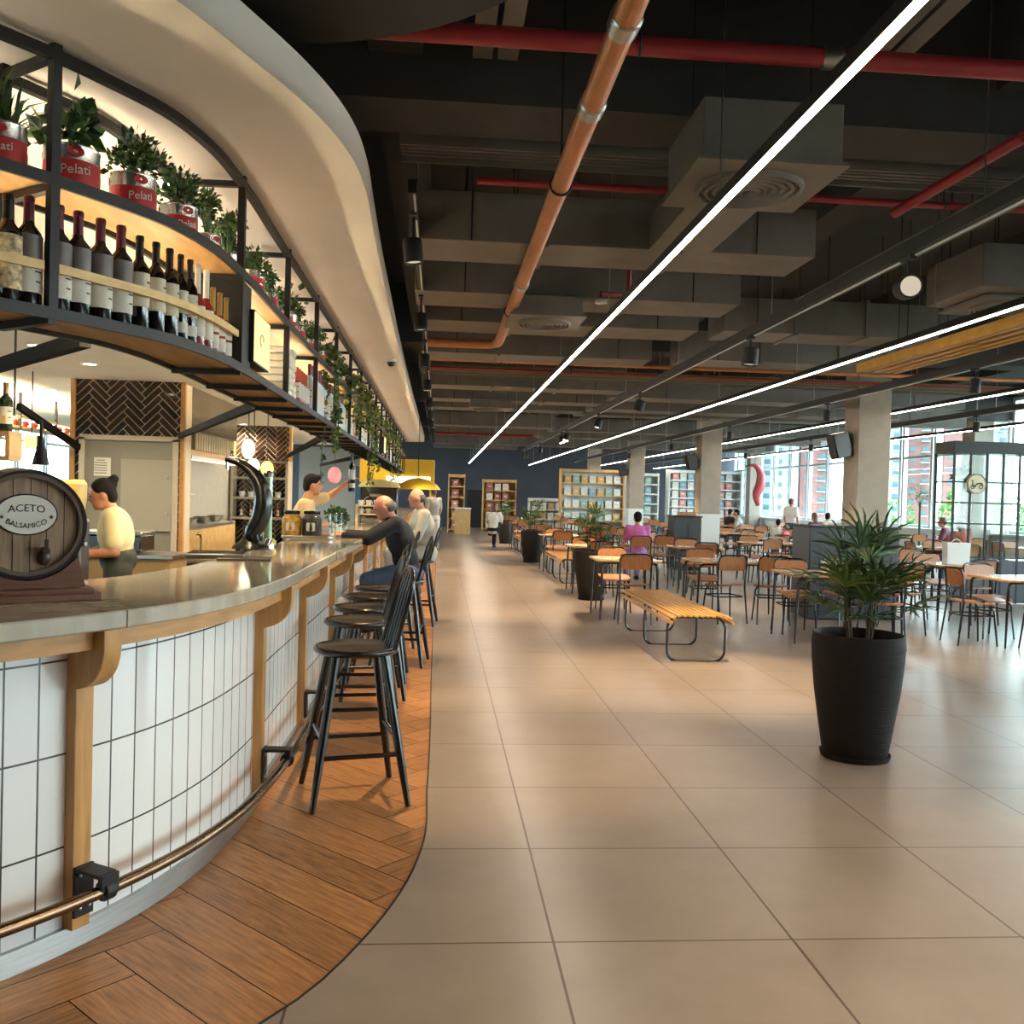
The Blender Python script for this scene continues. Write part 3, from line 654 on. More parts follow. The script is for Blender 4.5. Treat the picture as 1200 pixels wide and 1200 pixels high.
mb = MB(); strip(mb, sub_path(RK, RS, RPOST[0], RS[-1], .1), [-DP+.03, -DP+.05, -DP+.05, -DP+.03], [ZU+.013, ZU+.013, ZU+.021, ZU+.021]); mb.build('added_light_strip', emis('added_shelf_led', (1., .86, .66), 15.), rk, smooth=False)  # added glowing strip, lifts the soffit and the shelf plants
mb = MB(); strip(mb, sub_path(RK, RS, RPOST[0], RS[-1], .1), [-DP-.035, -DP-.02, -DP-.02, -DP-.035], [ZL-.005, ZL-.005, ZL+.01, ZL+.01]); mb.build('added_light_strip', emis('added_rail_led', (1., .78, .46), 100.), rk, smooth=False)  # hidden strip added behind the rear rail to brighten the bar ceiling
# dark end panel and lit sign box, white paper packs
def rkbox(name, s0, s1, o0, o1, z0, z1, m, parent=None, bevel=.003):
    mb = MB(); P = sub_path(RK, RS, s0, s1, .1); strip(mb, P, [o0, o1, o1, o0], [z0, z0, z1, z1]); return mb.build(name, m, parent, angle=.8, bevel=bevel)
e = rkbox('divider_cabinet', sB + .03, rk_s(296, 0, 2.4), -DP+.03, -.01, ZL+.013, ZU-.035, black_steel); tag(e, 'dark steel divider box on the lower shelf between the rose bottles and the lit sign', 'cabinet')
s0, s1_ = rk_s(305, .05, 2.4), rk_s(322, .05, 2.4)
sg = thing('lit_sign_box', 'small square lit sign box glowing pale yellow on the edge of the hanging shelf', 'sign', tuple(rk_pt(s0, 0, 2.26)[0]))
o0 = Vector(sg.location); 
a, _ = rk_pt(s0, .0, 0); b, _ = rk_pt(s1_, .0, 0); L = (b-a).length
mb = MB(); mb.box((-.05, L/2, .14), (.13, L, .29)); mb.build('housing', black_steel, sg, smooth=False)
mb = MB(); mb.box((.018, L/2, .14), (.008, L-.02, .27)); mb.build('lit_face', emis('sign_glow', (1., .90, .42), .62), sg, smooth=False)
mb = MB(); mb.tube([(.024, L*.42 + .05*math.cos(a_), .14 + .035*math.sin(a_)) for a_ in [i*PI/5 for i in range(8)]], .003, 5); mb.build('mark', pm('sign_mark', 'b9a860'), sg)
pk = pm('paper_pack', 'e6e0d0', .8, var=.06, vscale=30, bump=.3)
s0, s1_ = rk_s(324, -.1, 2.4), rk_s(341, -.05, 2.4)
for c in range(2):
    for r in range(7):
        ss = s0 + .12 + c*(s1_-s0)*.5; p, d = rk_pt(ss, -.14 + random.uniform(-.01, .01), ZL+.014+.051*r)
        mb = MB(); mb.box((0, 0, .025), (.24, (s1_-s0)*.46, .048)); o = mb.build('paper_pack', pk, loc=p, bevel=.012)
        o.rotation_euler.z = random.uniform(-.05, .05)
        tag(o, 'white paper pack, %s from the bottom of the %s stack beside the lit sign box' % (ORD[r], ('nearer', 'farther')[c]), 'paper pack', 'white paper packs beside the lit sign')
# ------------------------------------------------------------------ bottles
dark_glass = pm('dark_bottle_glass', '120d0b', .07, spec=.6); green_glass = pm('green_bottle_glass', '1c3019', .08, spec=.6); rose_glass = pm('rose_wine', '8a2f2a', .1, spec=.6); clear_glass = pm('clear_spirit', 'b9c2b8', .08, spec=.6, trans=.3)
cap_burg = pm('capsule_burgundy', '5e2733', .35, .3); cap_black = pm('capsule_black', '191716', .35, .3); cap_gold = pm('capsule_gold', '8a6d3a', .35, .5); cap_white = pm('capsule_white', 'd7d3ca', .4)
lab_white = pm('label_white', 'd3cec0', .7, var=.05, vscale=40); lab_grey = pm('label_grey', '6d6765', .5, .2, var=.1, vscale=30); lab_cream = pm('label_cream', 'cfc7b0', .7, var=.08, vscale=60); lab_floral = pm('label_floral', 'c7b48c', .7, var=.75, vscale=38); lab_red = pm('label_red', 'b4472f', .6); lab_blue = pm('label_pale_blue', 'c3d3d8', .6, var=.06, vscale=30); ink = pm('print_ink', '4a4440', .7)
def bottle(h, r, body_m, cap_m, labs, style='bordeaux'):
    """labs: list of (z0, z1, material) in fractions of h"""
    t = thing('wine_bottle', 'dark wine bottle', 'bottle')
    sh = .62 if style == 'bordeaux' else .5
    prof = [(0, .004*h), (r*.92, 0), (r, .02*h), (r, sh*h), (r*.9, (sh+.05)*h), (r*.45, (sh+.12)*h), (r*.37, (sh+.17)*h), (r*.34, .93*h)]
    mb = MB(); mb.lathe(prof, 16); mb.build('bottle_body', body_m, t, angle=1.2)
    mb = MB(); z0 = (sh+.15)*h; mb.lathe([(r*.40, z0), (r*.38, .94*h), (r*.42, .945*h), (r*.42, .985*h), (r*.36, h), (0, h)], 14); mb.build('capsule', cap_m, t)
    for a, b, m in labs:
        mb = MB(); n = 12; vs = []
        for i in range(n+1):
            th = -PI*.8 + PI*1.6*i/n; vs += [((r+.0012)*math.cos(th), (r+.0012)*math.sin(th), a*h), ((r+.0012)*math.cos(th), (r+.0012)*math.sin(th), b*h)]
        mb.add(vs, [(2*i, 2*i+2, 2*i+3, 2*i+1) for i in range(n)]); lb = mb.build('label', m, t, recalc=False)
        if m in (lab_white, lab_cream):
            q = MB()
            for zz, ww in ((.7, .3), (.35, .22)):
                vs = []
                for i in range(5):
                    th = -ww + 2*ww*i/4; vs += [((r+.002)*math.cos(th), (r+.002)*math.sin(th), (a+(b-a)*zz)*h), ((r+.002)*math.cos(th), (r+.002)*math.sin(th), (a+(b-a)*(zz+.06))*h)]
                q.add(vs, [(2*i, 2*i+2, 2*i+3, 2*i+1) for i in range(4)])
            q.build('print', ink, lb, recalc=False)
    return t
KB = {
 'floral': Proto(bottle(.40, .05, dark_glass, cap_black, [(.12, .62, lab_floral)])),
 'duo': Proto(bottle(.415, .049, dark_glass, cap_burg, [(.12, .38, lab_white), (.38, .64, lab_grey)])),
 'white': Proto(bottle(.40, .042, dark_glass, cap_black, [(.24, .60, lab_cream)])),
 'slim': Proto(bottle(.40, .036, dark_glass, cap_black, [(.1, .22, lab_white), (.32, .58, lab_cream)])),
 'rose': Proto(bottle(.40, .037, rose_glass, cap_white, [(.14, .5, lab_white)], 'b')),
 'small': Proto(bottle(.34, .033, rose_glass, cap_gold, [(.1, .3, lab_white), (.34, .5, lab_white)], 'b')),
 'redcap': Proto(bottle(.30, .034, rose_glass, lab_red, [(.2, .6, lab_white)], 'b')),
 'pale': Proto(bottle(.42, .042, lab_blue, cap_burg, [(.2, .55, lab_white)])),
 'green': Proto(bottle(.34, .045, green_glass, cap_gold, [(.15, .5, lab_white)])),
}
def bot_at(kind, px, label, off=-.075, group=None):
    s = rk_s(px, off, ZL+.2); p, d = rk_pt(s, off, ZL+.0125); return KB[kind].put(p, math.atan2(d.y, d.x) - PI/2 + .25, label, group)
G1 = 'wine bottles on the near curve of the lower shelf'
NB = [('floral', 9, 'dark bottle with a patterned floral label at the left end of the lower shelf'),
 ('duo', 33, 'wine bottle with burgundy capsule and grey and white label, left of the near upright'),
 ('duo', 68, 'wine bottle with grey and white label half hidden behind the near upright'),
 ('duo', 91, 'first wine bottle with burgundy capsule right of the near upright'),
 ('duo', 117, 'second wine bottle with burgundy capsule right of the near upright'),
 ('duo', 141, 'third wine bottle with burgundy capsule right of the near upright'),
 ('white', 163, 'first cream labelled dark wine bottle, next to the last burgundy capsule'),
 ('white', 182, 'second cream labelled dark wine bottle right of the burgundy capsules'),
 ('white', 198, 'third cream labelled dark wine bottle right of the burgundy capsules'),
 ('slim', 211, 'slim black bottle with two pale labels, left of its black-capped twin'),
 ('slim', 222, 'slim black bottle with two pale labels, beside the white-capped rose bottle'),
 ('rose', 231, 'rose wine bottle with white cap, the nearer of two'),
 ('rose', 241, 'rose wine bottle with white cap, the farther of two'),
 ('small', 249, 'small amber red bottle beside the white-capped rose bottles'),
 ('small', 257, 'small amber red bottle, second from the white-capped rose bottles'),
 ('small', 264.5, 'small amber red bottle, third from the white-capped rose bottles'),
 ('small', 271, 'small amber red bottle next to the dark divider box')]
for k, px, lb in NB: bot_at(k, px, lb, group=G1)
# farther bays of the lower shelf
box_m = [pm('carton_white', 'dfe0da', .7, var=.05), pm('carton_blue', 'b7cad2', .7, var=.05), pm('carton_orange', 'c78a4a', .7, var=.1)]
def carton(m, d, label, loc, rz=0., group=None):
    mb = MB(); mb.box((0, 0, d[2]/2), d); t = thing('carton', label, 'carton', loc, rz, group)
    mb.build('box_body', m, t, bevel=.004); q = MB(); q.box((d[0]/2+.001, 0, d[2]*.6), (.002, d[1]*.7, d[2]*.3)); q.build('label', lab_cream, t, smooth=False); return t
CP = {k: Proto(carton(box_m[k], (.2, .17, (.26, .2, .23)[k]), 'carton', (0, 0, 0))) for k in range(3)}
sE = rk_s(345, -.08, 2.4); bayn = 0; 
for bi in range(4, 18):
    a = RPOST[bi-1] if bi > 4 else sE; b = RPOST[bi] if bi < len(RPOST) else RS[-1]
    a = max(a, sE); nm = ORD[bi-4]; kind = ['redcap', 'pale', 'pale', None, 'slim', None, 'pale', 'redcap', None, 'pale', None, 'slim', 'pale', 'redcap'][bi-4]
    if b - a < .3: continue
    if kind:
        nB = int((b-a-.1)/.115)
        for i in range(nB):
            for row in range(2 if kind == 'redcap' and bi == 4 else 1):
                p, d = rk_pt(a + .09 + i*.115, -.075 - .11*row, ZL+.0125)
                desc = {'redcap': 'small red-topped bottle with white label', 'pale': 'pale bottle with burgundy top', 'slim': 'slim dark bottle with pale labels'}[kind]
                KB[kind].put(p, -1.2, ('%s, %s along the %s shelf bay past the lit sign' % (desc, ORD[i], nm)) if row == 0 else ('%s, rear row, %s along the %s bay' % (desc, ORD[i], nm)), 'bottles in the %s shelf bay past the lit sign' % nm)
    else:
        for i in range(int((b-a-.1)/.24)):
            p, d = rk_pt(a + .15 + i*.24, -.15, ZL+.0125); c = (i + bi) % 3
            CP[c].put(p, 0, '%s carton, %s from the near end of the %s bay past the lit sign' % (('white', 'pale blue', 'orange brown')[c], ORD[i], nm), 'cartons in the %s shelf bay past the lit sign' % nm)
# ------------------------------------------------------------------ tins with plants on the upper shelf
tin_metal = pm('tin_metal', 'b9b5ad', .25, .9, var=.15, vscale=40, stretch=(1, 1, 8)); tin_red = pm('tin_red', 'b5262a', .4, var=.06, vscale=20, coat=.2); tin_pink = pm('tin_pale_pink', 'cfa79c', .5)
def leaves(mb, n, fn, size, flat=.3, mset=1):
    """n folded leaves; fn() -> (pos, outward dir)"""
    for _ in range(n):
        p, d = fn(); d = Vector(d).normalized(); sd = d.cross(Vector((random.uniform(-1, 1), random.uniform(-1, 1), random.uniform(-.2, 1)))).normalized(); up = sd.cross(d)
        l = size*random.uniform(.6, 1.3); w_ = l*flat; p = Vector(p); mb.add([p, p + d*l*.5 + sd*w_ + up*w_*.3, p + d*l, p + d*l*.5 - sd*w_ + up*w_*.3, p + d*l*.5], [(0, 1, 4), (1, 2, 4), (0, 4, 3), (4, 2, 3)], random.randrange(mset))
def rnd_dir(zmin=-.2):
    while True:
        v = Vector((random.uniform(-1, 1), random.uniform(-1, 1), random.uniform(zmin, 1)))
        if .1 < v.length < 1: return v.normalized()
def plant(kind, r, h, parent, z0):
    mb = MB()
    if kind == 'grass':
        for _ in range(60):
            d = rnd_dir(.3); p0 = Vector((random.uniform(-r, r)*.5, random.uniform(-r, r)*.5, z0)); L = h*random.uniform(.6, 1.3); sd = d.cross(Vector((0, 0, 1))).normalized()*.006
            a = p0 + d*L*.5; b = p0 + d*L + Vector((0, 0, -L*.25)); mb.add([p0 - sd, p0 + sd, a + sd, a - sd, b], [(0, 1, 2, 3), (3, 2, 4)], random.randrange(2))
    else:
        sz = {'broad': .07, 'bush': .034, 'fern': .03}[kind]; n = {'broad': 90, 'bush': 520, 'fern': 420}[kind]
        c = Vector((0, 0, z0 + h*.45))
        lobes = [(c + Vector((random.uniform(-.5, .5)*r, random.uniform(-.6, .6)*r, random.uniform(-.25, .35)*h)), random.uniform(.45, .75)*r) for _ in range(7)]
        def fn():
            q, rr = random.choice(lobes); d = rnd_dir(-.5); return q + d*rr*random.uniform(.5, 1), d + Vector((0, 0, .4 if kind != 'fern' else -.1))
        leaves(mb, n, fn, sz, .42 if kind == 'broad' else .3, 2)
        for q, _ in lobes: mb.tube([(0, 0, z0-.02), tuple(q*.6 + Vector((0, 0, z0*.4))), tuple(q)], [.006, .005, .003], 5)
    mb.build('foliage', [leaf_m[0], leaf_m[1]], parent, smooth=False, recalc=False)
def tin_plant(kind, r, h, ph, top_band=.35, red=tin_red):
    t = thing('potted_plant', 'plant in a red tin', 'plant')
    mb = MB(); mb.lathe([(0, 0), (r*.98, 0), (r*1.01, .006), (r, .012), (r, h-.01), (r*1.02, h-.004), (r*1.0, h), (r*.95, h), (r*.95, h-.02), (0, h-.02)], 24); mb.build('tin', tin_metal, t)
    lb = MB(); lb.lathe([(r+.0015, .012), (r+.0015, h*(1-top_band))], 24); 
    o = lb.build('label_band', red, t, recalc=False)
    for k in range(3):
        a = -.5 + k*2.1; d = MB(); d.plate([(.3*r*math.cos(q*PI/8), .2*r*math.sin(q*PI/8)) for q in range(16)], lambda x, y, hh, a=a: ((r+.002+hh)*math.cos(a+x/r), (r+.002+hh)*math.sin(a+x/r), h*(1-top_band*.5)+y), .001); d.build('badge', red, t)
        q = MB(); text_mb(q, 'Pelati', r*.5, lambda x, y, z, a=a: ((r+.003+z)*math.cos(a+x/r), (r+.003+z)*math.sin(a+x/r), h*.42+y+x*.12)); q.build('lettering', lab_white, o, recalc=False)
    s = MB(); s.lathe([(0, h-.018), (r*.94, h-.018)], 16); s.build('soil', soil_m, t, recalc=False)
    plant(kind, r*1.15, ph, t, h-.015); return t
TP = {k: Proto(tin_plant(k, r, h, ph)) for k, r, h, ph in (('grass', .085, .17, .3), ('broad', .105, .175, .2), ('bush', .095, .17, .22), ('fern', .075, .15, .26))}
NT = [('grass', 2, 1., 'grassy plant in a red tin at the left end of the upper shelf'), ('broad', 84, 1., 'broad-leaved plant in a red tin beside the near upright'), ('bush', 156, 1., 'largest bushy green plant in a red and silver tin, second right of the upright'),
 ('bush', 209, .92, 'smaller bushy green plant in a red and silver tin, third right of the upright'), ('fern', 243, .95, 'ferny plant in a red tin, fourth right of the near upright'), ('fern', 266, .95, 'ferny plant in a red tin, fifth right of the near upright, by the second upright')]
for k, px, sc_, lb in NT:
    s = rk_s(px, -.16, ZU+.1); p, d = rk_pt(s, -.16, ZU+.0125); TP[k].put(p, math.atan2(d.y, d.x) - PI/2 + random.uniform(-.2, .2), lb, 'tin plants on the near curve of the upper shelf', sc_)
s = RPOST[2] + .28; i = 0
while s < RS[-1] - .3:
    p, d = rk_pt(s, -.15, ZU+.0125); k = ('fern', 'bush', 'fern', 'broad')[i % 4]
    TP[k].put(p, random.uniform(-1, 1), '%s plant in a tin, %s past the second upright on the upper shelf' % ({'fern': 'ferny', 'bush': 'bushy', 'broad': 'broad-leaved'}[k], ORD[i] if i < 24 else 'number %d' % (i+1)), 'tin plants on the straight upper shelf', .95)
    s += .62 if i < 12 else 1.0; i += 1
# extra plain tins between plants
def plain_tin():
    t = thing('food_tin', 'tin', 'tin'); r, h = .05, .13
    mb = MB(); mb.lathe([(0, 0), (r, 0), (r, h), (r*.94, h), (r*.94, h-.006), (0, h-.006)], 16); mb.build('tin', tin_metal, t); lb = MB(); lb.lathe([(r+.001, .01), (r+.001, h*.72)], 16); lb.build('label_band', tin_red, t, recalc=False); return t
PT = Proto(plain_tin())
for i in range(10):
    p, d = rk_pt(RPOST[2] + .59 + i*.62, -.08, ZU+.0125); PT.put(p, 0, 'small red and silver tin, %s past the second upright on the upper shelf' % ORD[i], 'small tins between the plants')
# trailing vines
def vine(loc, h, label, spread=.14, n=420):
    t = thing('trailing_vine', label, 'plant', loc); mb = MB(); st = MB()
    for k in range(9):
        x, y = random.uniform(-spread, spread)*.6, random.uniform(-spread*1.3, spread*1.3); L = h*random.uniform(.45, 1); pts = [(x*.4-.1, y*.4, .0), (x*.7, y*.7, .06)] + [(x + random.uniform(-.03, .03), y + random.uniform(-.04, .04), -L*q/6) for q in range(7)]
        st.tube(pts, .004, 5)
        def fn(pts=pts):
            i = random.randrange(1, len(pts)-1); q = Vector(pts[i]).lerp(Vector(pts[i+1]), random.random()); return q, Vector((random.uniform(-.4, 1), random.uniform(-1, 1), random.uniform(-1, .3)))
        leaves(mb, n//9, fn, .055, .4, 3)
    mb.build('foliage', leaf_m, t, smooth=False, recalc=False); st.build('stem', leaf_m[0], t); return t
for px, h, lb in ((390, 1.25, 'long green vine trailing over both shelves, nearest the camera'), (438, 1.3, 'green vine trailing over the shelves, second from the camera'), (463, 1.5, 'green vine trailing off the far end of the shelves'), (412, .5, 'short green vine on the upper shelf between two long ones'), (425, .6, 'short leafy vine on the upper shelf just before the second long one'), (452, .7, 'leafy vine on the upper shelf near its far end')):
    s = rk_s(px, .02, 2.5); p, d = rk_pt(s, .03, ZU+.12); vine(p, h, lb, .16 if h > 1 else .22)
s0 = rk_s(449, .03, 2.4); q, _ = rk_pt(s0, .03, 2.27); sg2 = thing('lit_sign_box', 'tiny lit sign box on the far end of the hanging shelf, among the vines', 'sign', tuple(q))
MB().box((-.04, .25, .14), (.11, .5, .29)).build('housing', black_steel, sg2, smooth=False); MB().box((.018, .25, .14), (.008, .46, .27)).build('lit_face', emis('sign_glow', (1., .90, .42), .62), sg2, smooth=False)
# ------------------------------------------------------------------ bar stools
def make_stool():
    t = thing('bar_stool', 'black windsor bar stool', 'bar stool')
    mb = MB(); mb.lathe([(0, .752), (.10, .752), (.19, .762), (.205, .768), (.215, .762), (.217, .748), (.205, .735), (.15, .728), (0, .728)], 32, sy=1.02); mb.build('seat', black_paint, t, angle=.9)
    tops = {}; 
    for sx in (-1, 1):
        for sy in (-1, 1):
            a, b = Vector((sx*.12, sy*.125, .735)), Vector((sx*.235, sy*.245, 0)); tops[sx, sy] = (a, b)
            m = a.lerp(b, .55); mb = MB(); mb.tube([a, a.lerp(b, .2), m, a.lerp(b, .8), b], [.019, .021, .0225, .019, .0145], 12); mb.build('leg', black_paint, t, angle=1)
    at_ = lambda sx, sy, z: tops[sx, sy][0].lerp(tops[sx, sy][1], 1 - z/.735)
    for (p, q, z) in (((-1, -1), (1, -1), .25), ((-1, 1), (1, 1), .25), ((-1, -1), (-1, 1), .33), ((1, -1), (1, 1), .33)):
        mb = MB(); mb.cyl(at_(*p, z), at_(*q, z), .012, n=10); mb.build('stretcher', black_paint, t)
    # hoop back on +X side leaning out
    def bk(y, z): return Vector((.165 + .105*(z/.43), y, .76 + z*.92))
    pts = [bk(.155*(1+.0*z), z) for z in (0, .1, .2, .3)] + [bk(.155*math.cos(a*PI/10), .3 + .13*math.sin(a*PI/10)) for a in range(1, 10)] + [bk(-.155, z) for z in (.3, .2, .1, 0)]
    mb = MB(); mb.tube(pts, .0135, 10); mb.build('back_hoop', black_paint, t)
    for y in (-.09, -.03, .03, .09):
        zt = .3 + .13*math.sqrt(max(0, 1-(y/.155)**2)); mb = MB(); mb.tube([bk(y*.85, 0), bk(y*.95, zt*.5), bk(y, zt)], [.008, .007, .006], 8); mb.build('spindle', black_paint, t)
    return t
ST = Proto(make_stool())
SL = [(-.40, 4.78, 14, 'black windsor bar stool nearest the camera'), (-.47, 5.78, 9, 'second black windsor bar stool from the camera'), (-.49, 6.45, 2, 'third black windsor bar stool from the camera'), (-.48, 7.15, 7, 'fourth black windsor bar stool from the camera'), (-.47, 7.8, 0, 'fifth black windsor bar stool from the camera, just before the man in navy'),
 (-.32, 8.5, -6, 'black windsor bar stool under the man in the navy jacket'), (-.46, 9.5, 4, 'empty black windsor bar stool between the two seated men'), (-.24, 11.1, -5, 'black windsor bar stool under the man in the pale grey shirt'), (-.48, 12.6, 0, 'black windsor bar stool just beyond the man in grey'), (-.48, 14.2, 0, 'second black windsor bar stool beyond the man in grey'), (-.48, 16, 0, 'third black windsor bar stool beyond the man in grey')]
for x, y, a, lb in SL: ST.put((x, y, 0), math.radians(a), lb, 'bar stools along the counter')
# ------------------------------------------------------------------ vinegar barrel
barrel_wood = pm('barrel_wood', '8f765f', .65, var=.4, vscale=4, stretch=(9, 9, 1.2), bump=.15)
barrel_side = pm('barrel_side', '5a473b', .55, var=.3, vscale=6, bump=.1); hoop_m = pm('barrel_hoop', '2c2524', .45, .6, var=.2, vscale=20); stand_wood = pm('stand_wood', '6a4433', .5, var=.25, vscale=6, stretch=(1, 8, 8))
bc = atY(33, 615, 3.36); bz = bc.z
bar_a = math.radians(31)   # head faces the camera side
br = thing('vinegar_barrel', 'old wooden vinegar barrel with an oval enamel plate, lying on the bar worktop', 'barrel', (bc.x, bc.y, bz), bar_a)
RB = .184; RX = Matrix.Rotation(PI/2, 3, 'X')   # local z of lathe -> -y (towards camera)
mb = MB(); mb.lathe([(RB*.9, .0), (RB, 0), (RB*1.0, -.02), (RB*1.07, -.14), (RB*1.10, -.26), (RB*1.07, -.38), (RB, -.5), (RB*.9, -.52), (0, -.52)], 36, R=RX, caps=False); mb.build('staves', barrel_side, br, angle=.7)
mb = MB(); mb.lathe([(0, -.022), (RB*.92, -.022), (RB*.92, -.045), (0, -.045)], 36, R=RX); hd = mb.build('barrel_head', barrel_wood, br)
mb = MB()
for x in (-.15, -.095, -.045, .01, .062, .118, .16):
    hh = math.sqrt((RB*.91)**2 - x*x); mb.box((x, .0215, 0), (.0022, .002, 2*hh))
mb.build('stave_joint', hoop_m, hd, smooth=False)
for z0, z1, r0, r1 in ((.004, -.04, RB*1.012, RB*1.035), (-.075, -.105, RB*1.035, RB*1.055), (-.40, -.43, RB*1.065, RB*1.04), (-.47, -.515, RB*1.03, RB*1.0)):
    mb = MB(); mb.lathe([(r0*.97, z0), (r0+.004, z0), (r1+.004, z1), (r1*.97, z1)], 36, R=RX); mb.build('hoop', hoop_m, br)
enamel = pm('enamel_white', 'd6d3ca', .2, coat=.4); blk = pm('plate_black', '26242a', .4)
cx, cz = -.003, .035
el = lambda x, y, h: (cx + x, .019 - h, cz + y)
mb = MB(); mb.plate([(.098*math.cos(a*PI/24), .071*math.sin(a*PI/24)) for a in range(48)], el, .005); mb.build('oval_plate', enamel, br, angle=.5)
mb = MB(); mb.tube([el(.097*math.cos(a*PI/24), .07*math.sin(a*PI/24), .003) for a in range(48)], .003, 6, closed=True); mb.build('plate_rim', blk, br)
mb = MB(); text_mb(mb, 'ACETO', .036, lambda x, y, z: el(x, y + .022 - x*x*1.4, .0055 + z))
def arc(x, y, z):
    xx = x*.92; sl = 9.0*xx; return el(xx - sl*y*.6, -.040 + 4.5*xx*xx + y, .0055 + z)
text_mb(mb, 'BALSAMICO', .026, arc)
for sx in (-1, 1): mb.plate([((.009 if k % 2 == 0 else .004)*math.cos(PI/2 + k*PI/5) + sx*.078, (.009 if k % 2 == 0 else .004)*math.sin(PI/2 + k*PI/5) - .008) for k in range(10)], el, .0065)
mb.build('lettering', blk, br, smooth=False, recalc=False)
mb = MB(); mb.ball((.055, .012, -.115), (.022, .012, .03), 10); mb.cyl((.055, .02, -.09), (.055, -.03, -.09), .012, n=10); mb.box((.055, -.025, -.075), (.012, .012, .05)); mb.build('spigot', pm('spigot_dark', '33211a', .4), br)
mb = MB(); mb.lathe([(.03, RB*1.05), (.014, RB*1.05+.07), (.006, RB*1.05+.11), (.006, RB*1.05+.16), (0, RB*1.05+.165)], 14, (.06, .16, .02)); mb.build('bung_funnel', hoop_m, br)
stt = thing('barrel_cradle', 'dark wooden cradle stand carrying the vinegar barrel on the worktop', 'stand', (bc.x, bc.y, ZT), bar_a)
mb = MB(); mb.box((0, .2, .012), (.46, .56, .024)); mb.box((0, .2, .032), (.42, .52, .018)); mb.build('base_board', stand_wood, stt, bevel=.004)
for yy in (.03, .42):
    zt = bz - ZT; poly = [(-.19, .04), (.19, .04), (.165, .15)] + [(RB*1.075*math.sin(a), zt - RB*1.075*math.cos(a)) for a in [.62 - 1.24*k/10 for k in range(11)]] + [(-.165, .15)]
    mb = MB(); mb.plate(poly, lambda x, y, h, yy=yy: (x, yy + h - .025, y), .05); mb.build('cradle_block', stand_wood, stt, smooth=False)
# ------------------------------------------------------------------ things on and behind the bar
chrome = pm('chrome', 'b8b8b8', .12, 1.); grey_plastic = pm('grey_plastic', '55565a', .5)
# arched beer font
p = atZ(292, 643, ZT); ft = thing('beer_font', 'tall black arched beer font curving over the bar worktop', 'beer tap', (p.x, p.y, ZT), 0)
pts = [(.06, 0, .0), (.045, 0, .05), (.02, 0, .09), (.06, 0, .18), (.085, 0, .28), (.085, 0, .37), (.05, 0, .47), (-.02, 0, .55), (-.1, 0, .6), (-.17, 0, .615)]
sm_ = catmull(pts, .03); mb = MB(); nR = len(sm_); mb.tube(sm_, [.05 + .018*math.sin(min(1, i/nR*1.3)*PI) - .03*(i/nR)**2 for i in range(nR)], 14); mb.build('arch', black_paint, ft, angle=1.2)
mb = MB(); mb.lathe([(0, 0), (.13, 0), (.12, .02), (.07, .05), (.05, .09), (0, .09)], 20, (.01, 0, 0), sy=.6); mb.build('foot', black_paint, ft, angle=1)
mb = MB(); mb.tube([v + Vector((.03, -.035, 0)) if isinstance(v, Vector) else v for v in sm_[3:-2]], .008, 8); mb.build('chrome_trim', chrome, ft)
mb = MB(); mb.cyl((-.16, 0, .60), (-.16, 0, .54), .012, n=10); mb.box((-.13, 0, .64), (.02, .02, .07)); mb.build('spout', chrome, ft)
p = atZ(255, 652, ZT); dt = thing('drip_tray', 'low steel drip tray in front of the arched beer font', 'tray', (p.x, p.y, ZT), .1)
mb = MB(); mb.box((0, 0, .012), (.34, .3, .024)); mb.build('pan', steel, dt, bevel=.004); mb = MB()
for k in range(9): mb.box((0, -.12 + .03*k, .026), (.32, .008, .004))
mb.build('grille', black_steel, dt, smooth=False)
p = atZ(283, 655, ZT); o = MB().box((0, 0, .004), (.3, .26, .008)).build('bar_mat', pm('rubber_mat', '2a1d17', .8, bump=.4, vscale=60), loc=(p.x+.02, p.y, ZT)); o.rotation_euler.z = .15; tag(o, 'dark brown rubber bar mat in front of the beer font foot', 'mat')
p = atZ(313, 641, ZT); t = thing('glass_column', 'tall pale green glass dispenser column behind the beer font', 'dispenser', (p.x, p.y, ZT))
mb = MB(); mb.lathe([(0, .05), (.03, .05), (.033, .07), (.03, .5), (0, .5)], 16); mb.build('glass_tube', pm('pale_green_glass', 'b6cfae', .1, trans=.35), t); mb = MB(); mb.lathe([(0, 0), (.05, 0), (.05, .03), (.034, .06), (0, .06)], 16); mb.build('foot', chrome, t); mb = MB(); mb.lathe([(.034, .5), (.04, .53), (0, .55)], 16); mb.build('lid', chrome, t)
o = MB().ball((0, 0, .032), (.035, .035, .032), 14).build('lemon', pm('lemon_peel', 'c9c23a', .45, bump=.2, vscale=60), loc=tuple(atZ(318, 641, ZT))); tag(o, 'yellow lemon beside the foot of the green glass column', 'lemon')
